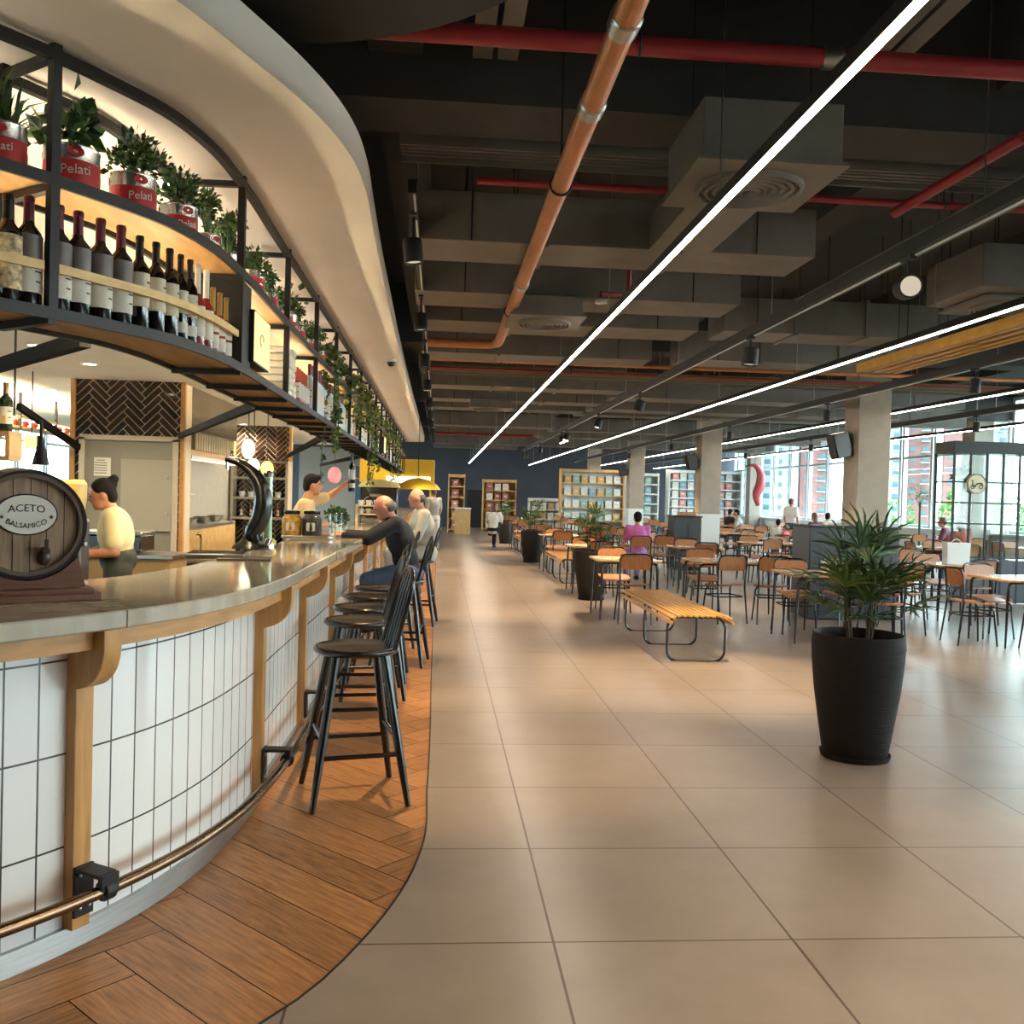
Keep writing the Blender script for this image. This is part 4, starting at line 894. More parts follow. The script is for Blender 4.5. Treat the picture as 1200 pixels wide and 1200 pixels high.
# tray with two big jars
p = atZ(362, 631, ZT); jt = thing('serving_tray', 'pale serving tray under two large glass jars on the bar', 'tray', (p.x, p.y, ZT))
mb = MB(); mb.prism(rrect(.42, .3, .05), 0, .012); mb.build('base', pm('tray_wood', 'a98f6c', .5), jt); mb = MB(); mb.tube([(x, y, .02) for x, y in rrect(.42, .3, .05)], .01, 6, closed=True); mb.build('rim', steel, jt)
for i, (px, m, lb) in enumerate(((350, pm('biscuits', 'c08a3c', .8, var=.5, vscale=30, bump=1.), 'large glass jar of orange biscuits with a black lid'), (374, pm('dark_candy', '33241f', .5, var=.5, vscale=35, bump=1.), 'large glass jar of dark sweets with a black lid'))):
    q = atZ(px, 628, ZT); t = thing('storage_jar', lb, 'jar', (q.x, p.y, ZT+.012)); mb = MB(); mb.lathe([(0, .004), (.075, .004), (.083, .02), (.083, .16), (.06, .185), (.06, .19), (0, .19)], 20); mb.build('contents', m, t)
    mb = MB(); mb.lathe([(.086, .0), (.086, .165), (.064, .19), (.064, .2)], 20); mb.build('glass_wall', glass, t, recalc=False); mb = MB(); mb.lathe([(0, .195), (.068, .195), (.07, .2), (.07, .225), (0, .228)], 20); mb.build('lid', black_paint, t)
    mb = MB(); mb.plate(rrect(.075, .07, .01), lambda x, y, h: (.0865*math.sin(x/.0865), -(.087+h)*math.cos(x/.0865), .09+y), .001); mb.build('label', lab_white if i else lab_cream, t, recalc=False)
def tumbler(r=.035, h=.1):
    t = thing('glass_tumbler', 'clear glass', 'glass'); mb = MB(); mb.lathe([(0, .006), (r*.8, .006), (r*.98, h), (r, h), (r*.84, 0), (0, 0)], 14); mb.build('glass_wall', glass, t, recalc=False); mb = MB(); mb.lathe([(r*.98, h), (r*1.03, h+.003), (r*.98, h+.006)], 14); mb.build('rim', chrome, t); return t
TB = Proto(tumbler())
for i, (px, py, k) in enumerate(((389, 632, 0), (396, 630, 0), (389, 632, 1), (402, 629, 0), (396, 630, 1))):
    q = atZ(px, py, ZT); TB.put((q.x, q.y, ZT + .115*k), 0, ['clear glass beside the jar of dark sweets, lowest of its pair', 'clear glass between two others near the jars, lowest of its pair', 'clear glass stacked on the one beside the jar of dark sweets', 'clear single glass nearest the hand of the man in navy', 'clear glass stacked on the middle one near the jars'][i], 'glasses on the bar')
q = atZ(396, 627, ZT); t = thing('herb_pot', 'small green herb plant in a glass on the bar by the jars', 'plant', (q.x - .03, q.y + .2, ZT)); mb = MB(); mb.lathe([(0, 0), (.04, 0), (.05, .1), (.045, .1), (.04, .02), (0, .02)], 14); mb.build('pot', white_paint, t); plant('bush', .1, .14, t, .1)
# coffee machine and boards farther down the bar
t = thing('coffee_machine', 'black coffee machine with a cream domed top farther along the bar', 'coffee machine', (-1.0, 15.9, ZT))
mb = MB(); mb.box((0, 0, .25), (.62, .5, .5)); mb.build('machine_body', black_paint, t, bevel=.02)
mb = MB(); mb.plate([(-.34, .5), (.34, .5)] + [(.34*math.cos(a*PI/12), .5 + .13*math.sin(a*PI/12)) for a in range(1, 12)], lambda x, y, h: (x, h - .27, y), .54); mb.build('domed_top', pm('cream_enamel', 'cdbf86', .3, coat=.3), t, angle=.5)
for k in (-1, 1):
    mb = MB(); mb.tube([(k*.15 + .12*math.cos(a*PI/10), -.3, .12 + .22*math.sin(a*PI/10)) for a in range(11)], .012, 8); mb.build('handle', chrome, t)
mb = MB(); mb.box((0, -.3, .05), (.55, .12, .02)); mb.build('drip_shelf', steel, t, smooth=False)
mb = MB(); mb.box((-.05, -.256, .36), (.2, .01, .05)); mb.build('dial_plate', steel, t, smooth=False)
q = (-.98, 13.2); t = thing('pastry_stand', 'pale wooden display shelf of white cups on the bar before the coffee machine', 'stand', (q[0], q[1], ZT))
for z in (.1, .22):
    mb = MB(); mb.box((0, 0, z), (.34, .24, .018)); mb.build('shelf', pale_wood, t, smooth=False)
for sx in (-1, 1):
    mb = MB(); mb.box((sx*.165, 0, .12), (.02, .24, .24)); mb.build('side', pale_wood, t, smooth=False)
CPR = Proto((lambda: (lambda t: (MB().lathe([(0, 0), (.03, 0), (.042, .07), (.039, .07), (.028, .006), (0, .006)], 14).build('cup_body', white_paint, t), MB().tube([(.038 + .022*math.sin(a*PI/6), 0, .015 + .04*a/6) for a in range(7)], .005, 6).build('handle', white_paint, t), t)[2])(thing('coffee_cup', 'white cup', 'cup')))())
for i in range(6): CPR.put((q[0] - .11 + .11*(i % 3), q[1] - .02, ZT + (.109 if i < 3 else .229)), .4, 'white coffee cup, %s from the left on the %s board of the display shelf' % (ORD[i % 3], 'lower' if i < 3 else 'upper'), 'white cups on the display shelf')
# coffee grinder behind the barrel with yellow hoppers
for i, px in enumerate((70, 88)):
    q = atY(px, 600, 4.6); t = thing('coffee_grinder', ['coffee grinder with yellow hopper behind the barrel, the left one', 'coffee grinder with yellow hopper between the barrel and the barmaid'][i], 'grinder', (q.x, q.y, .92)); t.scale = (1, 1, 1.17)
    mb = MB(); mb.box((0, 0, .2), (.1, .13, .4)); mb.build('grinder_body', pm('grinder_dark', '3c2b22', .35), t, bevel=.015); mb = MB(); mb.lathe([(.03, .4), (.045, .44), (.05, .48), (.052, .54), (.04, .555), (0, .56)], 16); mb.build('hopper', pm('hopper_yellow', 'd3b164', .3), t); mb = MB(); mb.cyl((0, -.06, .3), (.09, -.1, .3), .01, n=8); mb.build('portafilter', chrome, t)
# back counter and cabinets behind the bar
t = thing('back_counter', 'low beige back counter behind the barmaid, below the grey cabinet', 'counter', (-3.1, 9.4, 0)); mb = MB(); mb.box((0, 0, .43), (1.1, .6, .86)); mb.build('carcass', pm('beige_laminate', 'a58f68', .5), t, smooth=False); mb = MB(); mb.box((0, 0, .875), (1.16, .66, .03)); mb.build('worktop', steel, t, smooth=False)
for k in (-1, 1):
    mb = MB(); mb.box((k*.27, -.31, .43), (.5, .02, .78)); mb.build('door', pm('beige_laminate', 'a58f68', .5), t, smooth=False)
t = thing('under_counter_fridge', 'black topped appliance on the low beige back counter behind the barmaid', 'appliance', (-3.15, 9.4, .89)); mb = MB(); mb.box((0, 0, .1), (.6, .45, .16)); mb.build('machine_body', black_paint, t, bevel=.01); mb = MB(); mb.box((0, 0, .2), (.62, .47, .04)); mb.build('lid', steel, t, bevel=.01)
t = thing('back_counter', 'low front work counter hidden just behind the barrel', 'counter', (-2.3, 4.7, 0), .7); mb = MB(); mb.box((0, 0, .44), (1.6, .5, .88)); mb.build('carcass', black_steel, t, smooth=False); mb = MB(); mb.box((0, 0, .9), (1.64, .54, .03)); mb.build('worktop', steel, t, smooth=False)
t = thing('sink_unit', 'dark sink unit right of the barmaid, below the cabinet', 'sink', (-2.6, 10.2, 0)); mb = MB(); mb.box((0, 0, .38), (.7, .6, .76)); mb.build('carcass', black_steel, t, smooth=False); mb = MB(); mb.tube([(x, y, .78) for x, y in rrect(.68, .58, .06)], .015, 6, closed=True); mb.build('rim', chrome, t); mb = MB(); mb.tube([(0, .25, .78), (0, .25, 1.0), (0, .2, 1.05), (0, .1, 1.04)], .012, 8); mb.build('tap', chrome, t)
# tiled pillars (herringbone)
herr_gr = pm('pillar_grout', 'cdbfa6', .8)
herr_t = attr_mat('pillar_tile', '201714', '3a2a22', .06, grain=.2)
def herring(mb, w_, h_, L, W, holes=()):
    """upright herringbone tiles clipped to 0..w_, 0..h_ (x, z); returns list of polygons"""
    c45 = math.sqrt(.5); polys = []
    def clip(P, ax, v, keep_less):
        out = []
        for i in range(len(P)):
            a, b = P[i], P[(i+1) % len(P)]; ia = (a[ax] <= v) == keep_less; ib = (b[ax] <= v) == keep_less
            if ia: out.append(a)
            if ia != ib:
                t_ = (v - a[ax]) / (b[ax] - a[ax]); out.append((a[0] + (b[0]-a[0])*t_, a[1] + (b[1]-a[1])*t_))
        return out
    R = int((w_ + h_) / W) + 4; g = .0055
    for k in range(-R, R):
        for mm in range(-int((w_+h_)/L) - 2, int((w_+h_)/L) + 3):
            bx, by = k*W + mm*L, k*W - mm*L
            for hz in (0, 1):
                x0, x1, y0, y1 = (bx, bx+L, by, by+W) if hz else (bx+L, bx+L+W, by+W-L, by+W)
                q = [((x-y)*c45, (x+y)*c45) for x, y in ((x0+g, y0+g), (x1-g, y0+g), (x1-g, y1-g), (x0+g, y1-g))]
                if max(p_[0] for p_ in q) < 0 or min(p_[0] for p_ in q) > w_ or max(p_[1] for p_ in q) < 0 or min(p_[1] for p_ in q) > h_: continue
                for ax, v, ls in ((0, 0, False), (0, w_, True), (1, 0, False), (1, h_, True)):
                    q = clip(q, ax, v, ls)
                    if len(q) < 3: break
                if len(q) >= 3: polys.append(q)
    return polys
def tiled_pillar(x0, x1, y0, y1, h, label):
    w_ = x1-x0; t = thing('tiled_pillar', label, 'pillar', (x0, y0, 0))
    mb = MB(); mb.box((w_/2, (y1-y0)/2, h/2), (w_, y1-y0, h)); mb.build('pillar_core', herr_gr, t, smooth=False)
    mb = MB(); tn = []
    for q in herring(mb, w_, h, .33, .085):
        mb.add([(a, -.006, b) for a, b in q], [tuple(range(len(q)))]); tn.append(random.random())
    o = mb.build('herringbone_tiling', herr_t, t, smooth=False, recalc=False)
    at = o.data.attributes.new('tone', 'FLOAT', 'FACE'); at.data.foreach_set('value', tn); o.data.uv_layers.new(name='UVMap')
    for pl in o.data.polygons:
        if pl.normal.y > 0: pl.flip()
    for xx in (-.02, w_+.02):
        mb = MB(); mb.box((xx, -.01, h/2), (.06, .08, h)); mb.build('corner_trim', oak, t, smooth=False)
    return t
PX0, PX1, PY = -5.0, -3.57, 13.2
tiled_pillar(PX0, PX1, PY, PY+.5, 3.0, 'wide pillar clad in dark herringbone tiles behind the barmaid')
tiled_pillar(-4.63, -3.43, 21.6, 22.1, 3.0, 'second dark herringbone pillar, farther behind the barman')
def at_pil(px, py): return atY(px, py, PY-.03)
a, b = at_pil(98, 512), at_pil(204, 672)
t = thing('grey_cabinet', 'tall flat grey cabinet set into the first tiled pillar', 'cabinet', (a.x, PY-.02, b.z)); w_, h_ = b.x-a.x, a.z-b.z; gm = pm('cabinet_grey', '827d70', .5, var=.04)
mb = MB(); mb.box((w_/2, 0, h_/2), (w_, .1, h_)); mb.build('back_panel', gm, t, smooth=False)
mb = MB()
for xx in (0, w_): mb.box((xx, -.05, h_/2), (.07, .06, h_))
mb.box((w_/2, -.05, h_), (w_+.07, .06, .07)); mb.build('frame', pm('cabinet_frame', 'b9ae9b', .4), t, smooth=False)
c, d = at_pil(144, 538), at_pil(202, 623); mb = MB(); mb.box(((c.x+d.x)/2-a.x, -.07, (c.z+d.z)/2-b.z), (d.x-c.x, .05, c.z-d.z)); dr = mb.build('door', pm('cabinet_door', '968f80', .45), t, bevel=.006)
mb = MB()
for zz in (.25, .75): mb.cyl(((d.x-a.x)-.06, -.1, (d.z-b.z)+(c.z-d.z)*zz), ((d.x-a.x)-.06, -.115, (d.z-b.z)+(c.z-d.z)*zz), .018, n=10)
mb.build('lock', steel, dr)
c, d = at_pil(112, 536), at_pil(131, 558); mb = MB(); mb.box((0, 0, 0), (d.x-c.x, .008, c.z-d.z)); nt = thing('paper_notice', 'small white framed paper notice on the grey cabinet', 'notice', ((c.x+d.x)/2, PY-.079, (c.z+d.z)/2)); mb.build('sheet', lab_white, nt, smooth=False)
mb = MB()
for k in range(6): mb.box((-.02, -.006, .09-.035*k), ((d.x-c.x)*(.75 if k else .5), .003, .01))
mb.build('printed_lines', ink, nt, smooth=False)
# side wall with kitchen pass between the pillars
wx = PX1; kw = pm('pass_wall', 'c6c1b4', .35, var=.05); smoke = pm('smoked_panel', '6f6250', .12, .2, var=.2, vscale=12)
def slab(x0, x1, y0, y1, z0, z1, m, name, parent=None): return MB().box(((x0+x1)/2, (y0+y1)/2, (z0+z1)/2), (x1-x0, y1-y0, z1-z0)).build(name, m, parent, smooth=False)
YE = 16.7; struct(slab(wx-.12, wx, PY+.5, YE, 2.38, 3.0, smoke, 'wall_bar')); struct(slab(wx-.12, wx, PY+.5, YE, 0, .95, pm('pass_wood', 'b79a63', .5, var=.15), 'wall_bar'))
struct(slab(wx-1.25, wx-1.1, PY+.5, 26, 0, 3.0, kw, 'wall_bar'))
t = thing('vent_grille', 'cream slatted vent grille above the kitchen pass opening', 'vent', (wx, PY+.6, 2.1)); mb = MB(); mb.box((-.03, 1.4, .13), (.06, 2.6, .27)); mb.build('back_plate', pm('vent_dark', '6d6652', .6), t, smooth=False)
for k in range(17):
    mb = MB(); mb.box((.005, .15 + k*.152, .13), (.03, .075, .24)); mb.build('slat', pm('vent_cream', 'd8cfae', .5), t, smooth=False)
struct(slab(wx-.5, wx, PY+.5, YE, .93, .98, steel, 'trim_3')); struct(slab(wx-1.1, wx-.7, PY+.5, YE, 1.42, 1.45, white_paint, 'trim_4')); struct(slab(wx-.12, wx, PY+.5, YE, 2.02, 2.1, oak, 'trim_5'))
for i, (y, m, h) in enumerate(((13.95, box_m[0], .36), (14.5, pm('kraft', 'c2ab86', .8, var=.08), .33), (15.2, pm('kraft', 'c2ab86', .8), .3), (15.9, box_m[0], .3))):
    t = thing('paper_bag', '%s from the near side on the kitchen pass shelf, %s paper bag' % (ORD[i], 'white' if m is box_m[0] else 'brown kraft'), 'bag', (wx-.88, y, 1.45)); mb = MB(); mb.box((0, 0, h/2), (.16, .42, h), taper=.92); mb.build('bag_body', m, t, bevel=.006); mb = MB(); mb.tube([(0, -.09 + .18*k/6, h + .06*math.sin(k*PI/6)) for k in range(7)], .006, 5); mb.build('handle', m, t); mb = MB(); mb.box((.083, .1, h*.5), (.003, .05, h*.7)); mb.build('stripe', pm('navy_cloth', '3a4560', .8), t, smooth=False)
for i, y in enumerate((14.2, 14.9, 15.5, 16.2)): KB['green'].put((wx-.78, y, 1.45), -1, '%s dark bottle from the near side on the kitchen pass shelf' % ORD[i], 'bottles on the kitchen pass shelf')
for i, y in enumerate((14.0, 14.6, 15.4, 16.3)):
    t = thing('steel_bowl', '%s steel bowl from the near side on the kitchen pass counter' % ORD[i], 'bowl', (wx-.25, y, .98)); mb = MB(); mb.lathe([(0, 0), (.06, 0), (.13, .1), (.14, .1), (.07, -.0), (0, .01)], 16); mb.build('bowl_wall', steel, t); mb = MB(); mb.tube([(.135*math.cos(k*PI/12), .135*math.sin(k*PI/12), .1) for k in range(24)], .006, 5, closed=True); mb.build('rim', chrome, t)
t = thing('pass_strip_light', 'strip light under the head of the kitchen pass', 'light', (wx-.05, 15.3, 1.96)); MB().box((0, 0, .035), (.08, 3, .05)).build('housing', white_paint, t, smooth=False); MB().box((0, 0, -.0), (.06, 2.9, .012)).build('diffuser', emis('strip_white', (1, .95, .85), .8), t, smooth=False)
# globe wall lamps near the second pillar
for i, (px, py, yy) in enumerate(((291, 526, 15.8), (297, 546, 16.2), (313, 549, 16.4))):
    q = atY(px, py, yy); t = thing('globe_lamp', ['upper glowing ribbed globe lamp left of the second pillar', 'lower glowing globe lamp left of the second pillar', 'yellow glowing globe lamp in front of the second pillar'][i], 'lamp', tuple(q))
    m = emis('globe_glow', (1., .88, .6), 1.7) if i < 2 else emis('globe_yellow', (1., .78, .15), 1.6)
    mb = MB(); mb.ball((0, 0, 0), (.11, .11, .17 if i == 0 else .13), 16); mb.build('globe', m, t); mb = MB(); mb.cyl((0, 0, .15), (0, 0, 3.0-q.z), .008, n=6); mb.build('stem', black_steel, t); mb = MB(); mb.tube([(.112*math.cos(k*PI/10), 0, (.172 if i == 0 else .132)*math.sin(k*PI/10)) for k in range(20)], .006, 5, closed=True); mb.build('cage', brass, t)
    if i == 0: spot(t, (0, 0, -.2), 60, cone=150)
# shelving of the bar's far left side
t = thing('back_shelf_rack', 'wooden hanging shelf on the far left side of the bar island', 'shelf rack', (-6.9, 12.5, 2.45))
for z in (0,):
    mb = MB(); mb.box((0, 3, z), (.36, 8.6, .04)); mb.build('shelf_board', shelf_wood, t, smooth=False)
for k in range(7):
    mb = MB(); mb.box((.17, -1.2 + 1.4*k, .27), (.04, .04, .6)); mb.build('upright', black_steel, t, smooth=False)
mb = MB(); mb.box((.18, 3, .16), (.02, 8.6, .05)); mb.build('bottle_guard', pale_wood, t, smooth=False)
MB().box((-.13, 3, .05), (.05, 8.4, .02)).build('added_light_strip', emis('added_rail_led', (1., .78, .46), 100.), t, smooth=False)  # hidden uplight added on this shelf to brighten the ceiling above
mb = MB(); _o = Vector((-6.9, 12.5, 2.45)); mb.bar(atY(22, 476, 11.6) - _o, atY(92, 524, 13.1) - _o, .06, .08); mb.build('tie_bar', pm('tie_black', '0d0d0d', .85), t, smooth=False)
bs = thing('back_shelf', 'small hanging wooden shelf with green bottles behind the barrel', 'shelf', (-3.54, 6.75, 1.72))
for z in (0, .17): MB().box((0, 0, z), (1.16, .2, .03)).build('shelf_board', shelf_wood, bs, smooth=False)
for sx in (-.57, .57): MB().box((sx, 0, .085), (.03, .2, .14)).build('side', oak, bs, smooth=False); MB().cyl((sx, 0, .3), (sx, 0, 1.28), .008, n=6).build('rod', black_steel, bs)
MB().box((0, -.1, .27), (1.12, .012, .04)).build('bottle_guard', pale_wood, bs, smooth=False)
for i in range(5):
    KB['green' if i != 2 else 'pale'].put((-3.02 - i*.1, 6.73, 1.906), -.6, '%s bottle in the row on the small hanging shelf behind the barrel' % ORD[i], 'bottles on the small hanging shelf')
for i in range(18):
    o = MB().ball((0, 0, .055), (.06, .06, .055), 10).build('tomato', pm('tomato_skin', 'b5402a', .35, var=.1), loc=(-6.9 + .08*(i % 2), 15.4 + i*.17, 2.47)); tag(o, 'red tomato on the far left shelf behind the barrel, %s from its near end' % ORD[i], 'tomato', 'tomatoes on the far left shelf')
q = atY(37, 518, 12.5); t = thing('lit_sign_box', 'small pale yellow lit sign under the far left shelf, above the barrel', 'sign', (q.x, q.y, q.z)); MB().box((0, 0, 0), (.17, .06, .17)).build('housing', black_steel, t, smooth=False); MB().box((0, -.033, 0), (.16, .006, .16)).build('lit_face', emis('sign_glow', (1., .93, .55), 1.5), t, smooth=False); MB().cyl((0, 0, .08), (0, 0, 3.0-q.z), .008, n=6).build('stem', black_steel, t)
# far end of the bar
part_m = pm('grey_partition', '8f8d88', .6)
struct(slab(-4.6, -1.35, 31.0, 31.15, 0, 3.0, part_m, 'wall_bar'))
t = thing('blue_door', 'blue door leaf in the grey partition beyond the barman', 'door', (-2.75, 30.97, 0)); MB().box((.4, 0, 1.2), (.8, .05, 2.4)).build('door_panel', pm('door_blue', '3d5a75', .5), t, smooth=False); MB().cyl((.72, -.04, 1.1), (.72, -.09, 1.1), .02, n=8).build('handle', chrome, t)
yel = pm('yellow_panel', 'd3a620', .5, var=.05)
t = thing('yellow_canopy', 'big yellow canopy box at the far end of the bar', 'canopy', (-1.3, 29.5, 1.85)); MB().box((0, 0, .38), (2.3, 1.2, .75)).build('canopy_box', yel, t, bevel=.02); MB().box((.35, -.62, .12), (1.35, .05, .2)).build('lit_sign', emis('canopy_sign', (1., .95, .7), 2.), t, smooth=False)
for sx in (-1.05, 1.05): MB().box((sx, .4, -.92), (.1, .1, 1.86)).build('leg', yel, t, smooth=False)
q = atY(490, 571, 19.); t = thing('dome_pendant', 'wide yellow dome pendant lamp over the far bar, behind the man in grey', 'lamp', tuple(q)); mb = MB(); mb.lathe([(.0, .2), (.05, .19), (.22, .15), (.38, .06), (.46, -.04), (.45, -.045), (.36, .04), (.2, .12), (0, .16)], 28); mb.build('shade', pm('yellow_shade', 'd9ad27', .4), t, angle=1); MB().cyl((0, 0, .19), (0, 0, 4.6-q.z), .008, n=6).build('cord', black_steel, t); MB().ball((0, 0, .05), .06, 12).build('bulb', emis('bulb_glow', (1, .85, .5), 8), t)
q = atY(392, 557, 24); t = thing('pink_panel', 'pink round shape hanging beyond the barman, left of the blue door', 'decoration', tuple(q)); MB().ball((0, 0, 0), (.17, .06, .22), 14).build('disc', pm('pink_paper', 'd98fa8', .7), t); MB().cyl((0, 0, .25), (0, 0, 3.0-q.z), .006, n=6).build('cord', black_steel, t)
# grey back shelving under the second pillar's tiles
t = thing('back_shelf', 'grey framed back shelf with cups below the second tiled pillar', 'shelf', (-4.0, 21.3, 0)); fm = pm('cabinet_frame', 'b9ae9b', .4)
for sx in (-.6, .6): MB().box((sx, 0, 1.1), (.06, .4, 2.2)).build('side', fm, t, smooth=False)
for z in (.9, 1.35, 1.8, 2.17): MB().box((0, 0, z), (1.2, .4, .05)).build('shelf_board', fm, t, smooth=False)
for i in range(5): CPR.put((-4.4 + i*.2, 21.2, 1.375), .3*i, 'white cup, %s along the middle board of the grey back shelf' % ORD[i], 'cups on the grey back shelf', 1.8)
for i in range(5): KB['small'].put((-4.4 + i*.2, 21.2, .925), .3, 'amber bottle, %s along the lowest board of the grey back shelf' % ORD[i], 'bottles on the grey back shelf')
# ------------------------------------------------------------------ planters
def palm_leaf(mb, base, d, n=7, L=.34, m=0):
    d = Vector(d).normalized(); sd = d.cross(Vector((0, 0, 1))).normalized(); up = sd.cross(d).normalized()
    for k in range(n):
        a = (k/(n-1) - .5) * 2.3; dd = (d*math.cos(a) + sd*math.sin(a)).normalized(); l = L*(1 - .25*abs(a)/1.1)*random.uniform(.85, 1.1); w_ = .0115*random.uniform(.8, 1.25); s2 = dd.cross(up).normalized()
        p = [Vector(base) + dd*l*t_ + Vector((0, 0, -.14*l*t_*t_)) + up*.02*math.sin(t_*PI) for t_ in (0, .3, .65, 1)]
        ws = (.3*w_, w_, w_*.9, .0015); vs = []
        for q, ww in zip(p, ws): vs += [q - s2*ww + up*ww*.35, q, q + s2*ww + up*ww*.35]
        fs = []
        for i in range(3):
            for j in range(2): fs.append((i*3+j, i*3+j+1, i*3+j+4, i*3+j+3))
        mb.add(vs, fs, m if random.random() < .8 else (m+1) % 3)
pot_m = pm('planter_black', '211b19', .7, spec=.25, var=.08, vscale=6, stretch=(1, 1, 60), bump=.2)
def planter(loc, label, scale=1., rpot=.275, seed=1, nleaf=26, tall=.62):
    random.seed(seed); t = thing('potted_palm', label, 'plant', loc); R = rpot
    prof = [(0, .015), (R*.66, .015), (R*.70, .03), (R*.80, .2), (R*.92, .42), (R*.985, .6), (R*1.0, .7), (R*.985, .76), (R*.955, .765), (R*.93, .75), (R*.93, .7), (0, .7)]
    n = 40; mb = MB(); mb.lathe(prof, n); mb.build('pot', pot_m, t, angle=.9)
    if scale == 1.: 
        rb = MB()
        for k in range(42):
            z = .06 + k*.0162; zz = [p for p in prof[1:8]]
            for (r0, z0), (r1, z1) in zip(zz, zz[1:]):
                if z0 <= z <= z1: r = r0 + (r1-r0)*(z-z0)/(z1-z0); break
            rb.tube([((r+.0005)*math.cos(a*PI/20), (r+.0005)*math.sin(a*PI/20), z) for a in range(40)], .0016, 4, closed=True)
        rb.build('ribbing', pot_m, t)
    mb = MB(); mb.lathe([(0, 0), (R*.73, 0), (R*.765, .03), (R*.745, .03), (R*.70, .012), (0, .012)], 32); mb.build('saucer', pot_m, t)
    mb = MB(); mb.lathe([(0, .715), (R*.6, .712), (R*.93, .70)], 24); mb.build('soil', soil_m, t, recalc=False)
    fo = MB(); stems = [(-.05, .02, .30), (.04, -.03, .48), (.10, .05, .36), (-.02, .06, .42)]
    for (x, y, h) in stems:
        h *= tall/.62; s = MB(); s.tube([(x, y, .70), (x*1.3, y*1.3, .70+h*.5), (x*1.5, y*1.5, .70+h)], [.013, .011, .009], 8); s.build('stem', pm('palm_stem', '4a3826', .8, var=.3, vscale=30), t)
        for k in range(nleaf//4):
            a = k*2.4 + x*40; el = random.uniform(.15, 1.25); z = .70 + h*random.uniform(.2, 1.02); d = Vector((math.cos(a)*math.cos(el), math.sin(a)*math.cos(el), math.sin(el))); L = random.uniform(.12, .28)*tall/.62
            p0 = Vector((x*1.5, y*1.5, z)); p1 = p0 + d*L; fo.tube([p0, p0.lerp(p1, .5) + Vector((0, 0, .02)), p1], [.004, .0035, .003], 4, 0)
            palm_leaf(fo, p1, d + Vector((0, 0, .05)), 7, random.uniform(.22, .34)*tall/.62, random.choice((0, 0, 1)))
    fo.build('foliage', leaf_m, t, smooth=False, recalc=False)
    if scale != 1.: t.scale = (scale,)*3
    return t
planter((2.60, 5.52, 0), 'large potted palm in a ribbed black planter, nearest the camera at the right', seed=11, nleaf=44)
P2 = planter((2.36, 14.05, 0), 'potted palm in a black planter behind the slatted bench', .98, .275, seed=5, tall=.62, nleaf=20)
dup(P2, (2.22, 21.8, 0), 1.1, 'potted palm in a black planter, third from the camera along the aisle')
dup(P2, (2.2, 30.2, 0), 2.3, 'potted palm in a black planter farthest along the aisle')
# ------------------------------------------------------------------ slatted benches
def make_bench():
    t = thing('slatted_bench', 'bench', 'bench'); Lb = 2.45; Wd = .57; H = .46; fr = []
    for k in range(-6, 7):
        u = 1 if k > 0 else -1; x = k*.056; tilt = 0.; z = H
        if abs(k) == 4: tilt = .12*u; z = H - .001
        if abs(k) == 5: x = u*.272; tilt = .6*u; z = H - .018
        if abs(k) == 6: x = u*.296; tilt = 1.25*u; z = H - .066
        mb = MB(); mb.box((x, 0, z), (.037, Lb, .02), R=Matrix.Rotation(tilt, 3, 'Y')); mb.build('slat', bench_wood, t, bevel=.004)
    for y in (-1.02, -.03, .96):
        pts = [(x, y, z + H/2 - .02) for x, z in rrect(Wd+.0, H-.03, .11, 6)]; mb = MB(); mb.tube(pts, .0125, 8, closed=True); mb.build('frame_loop', black_paint, t)
    return t
BN = Proto(make_bench())
for x, y, lb in ((2.52, 9.82, 'yellow slatted wooden bench with black loop legs, nearest the camera'), (2.5, 17.65, 'second yellow slatted bench from the camera, between the aisle tables'), (2.5, 25.6, 'third yellow slatted bench along the aisle, far away')): BN.put((x, y, 0), 0, lb, 'slatted benches along the aisle')
# ------------------------------------------------------------------ tables and chairs
def make_table(sx=.84, sy=.84):
    t = thing('cafe_table', 'table', 'table'); mb = MB(); P = rrect(sx, sy, .1); mb.prism(P, .742, .768); o = mb.build('tabletop', table_edge, t, bevel=.006)
    mb = MB(); mb.prism(rrect(sx-.012, sy-.012, .095), .7675, .7695); mb.build('top_laminate', table_top_m, t, smooth=False)
    for ix in (-1, 1):
        for iy in (-1, 1):
            x, y = ix*(sx/2-.07), iy*(sy/2-.06); mb = MB(); mb.tube([(x*1.06, y, 0), (x*1.02, y, .66), (x*.99, y, .71), (x*.9, y, .731), (x*.55, y, .733)], [.011, .018, .018, .018, .014], 8); mb.build('leg', black_paint, t)
    for iy in (-1, 1):
        mb = MB(); mb.box((0, iy*(sy/2-.06), .732), (sx*.6, .03, .022)); mb.build('frame_rail', black_paint, t, smooth=False)
    return t
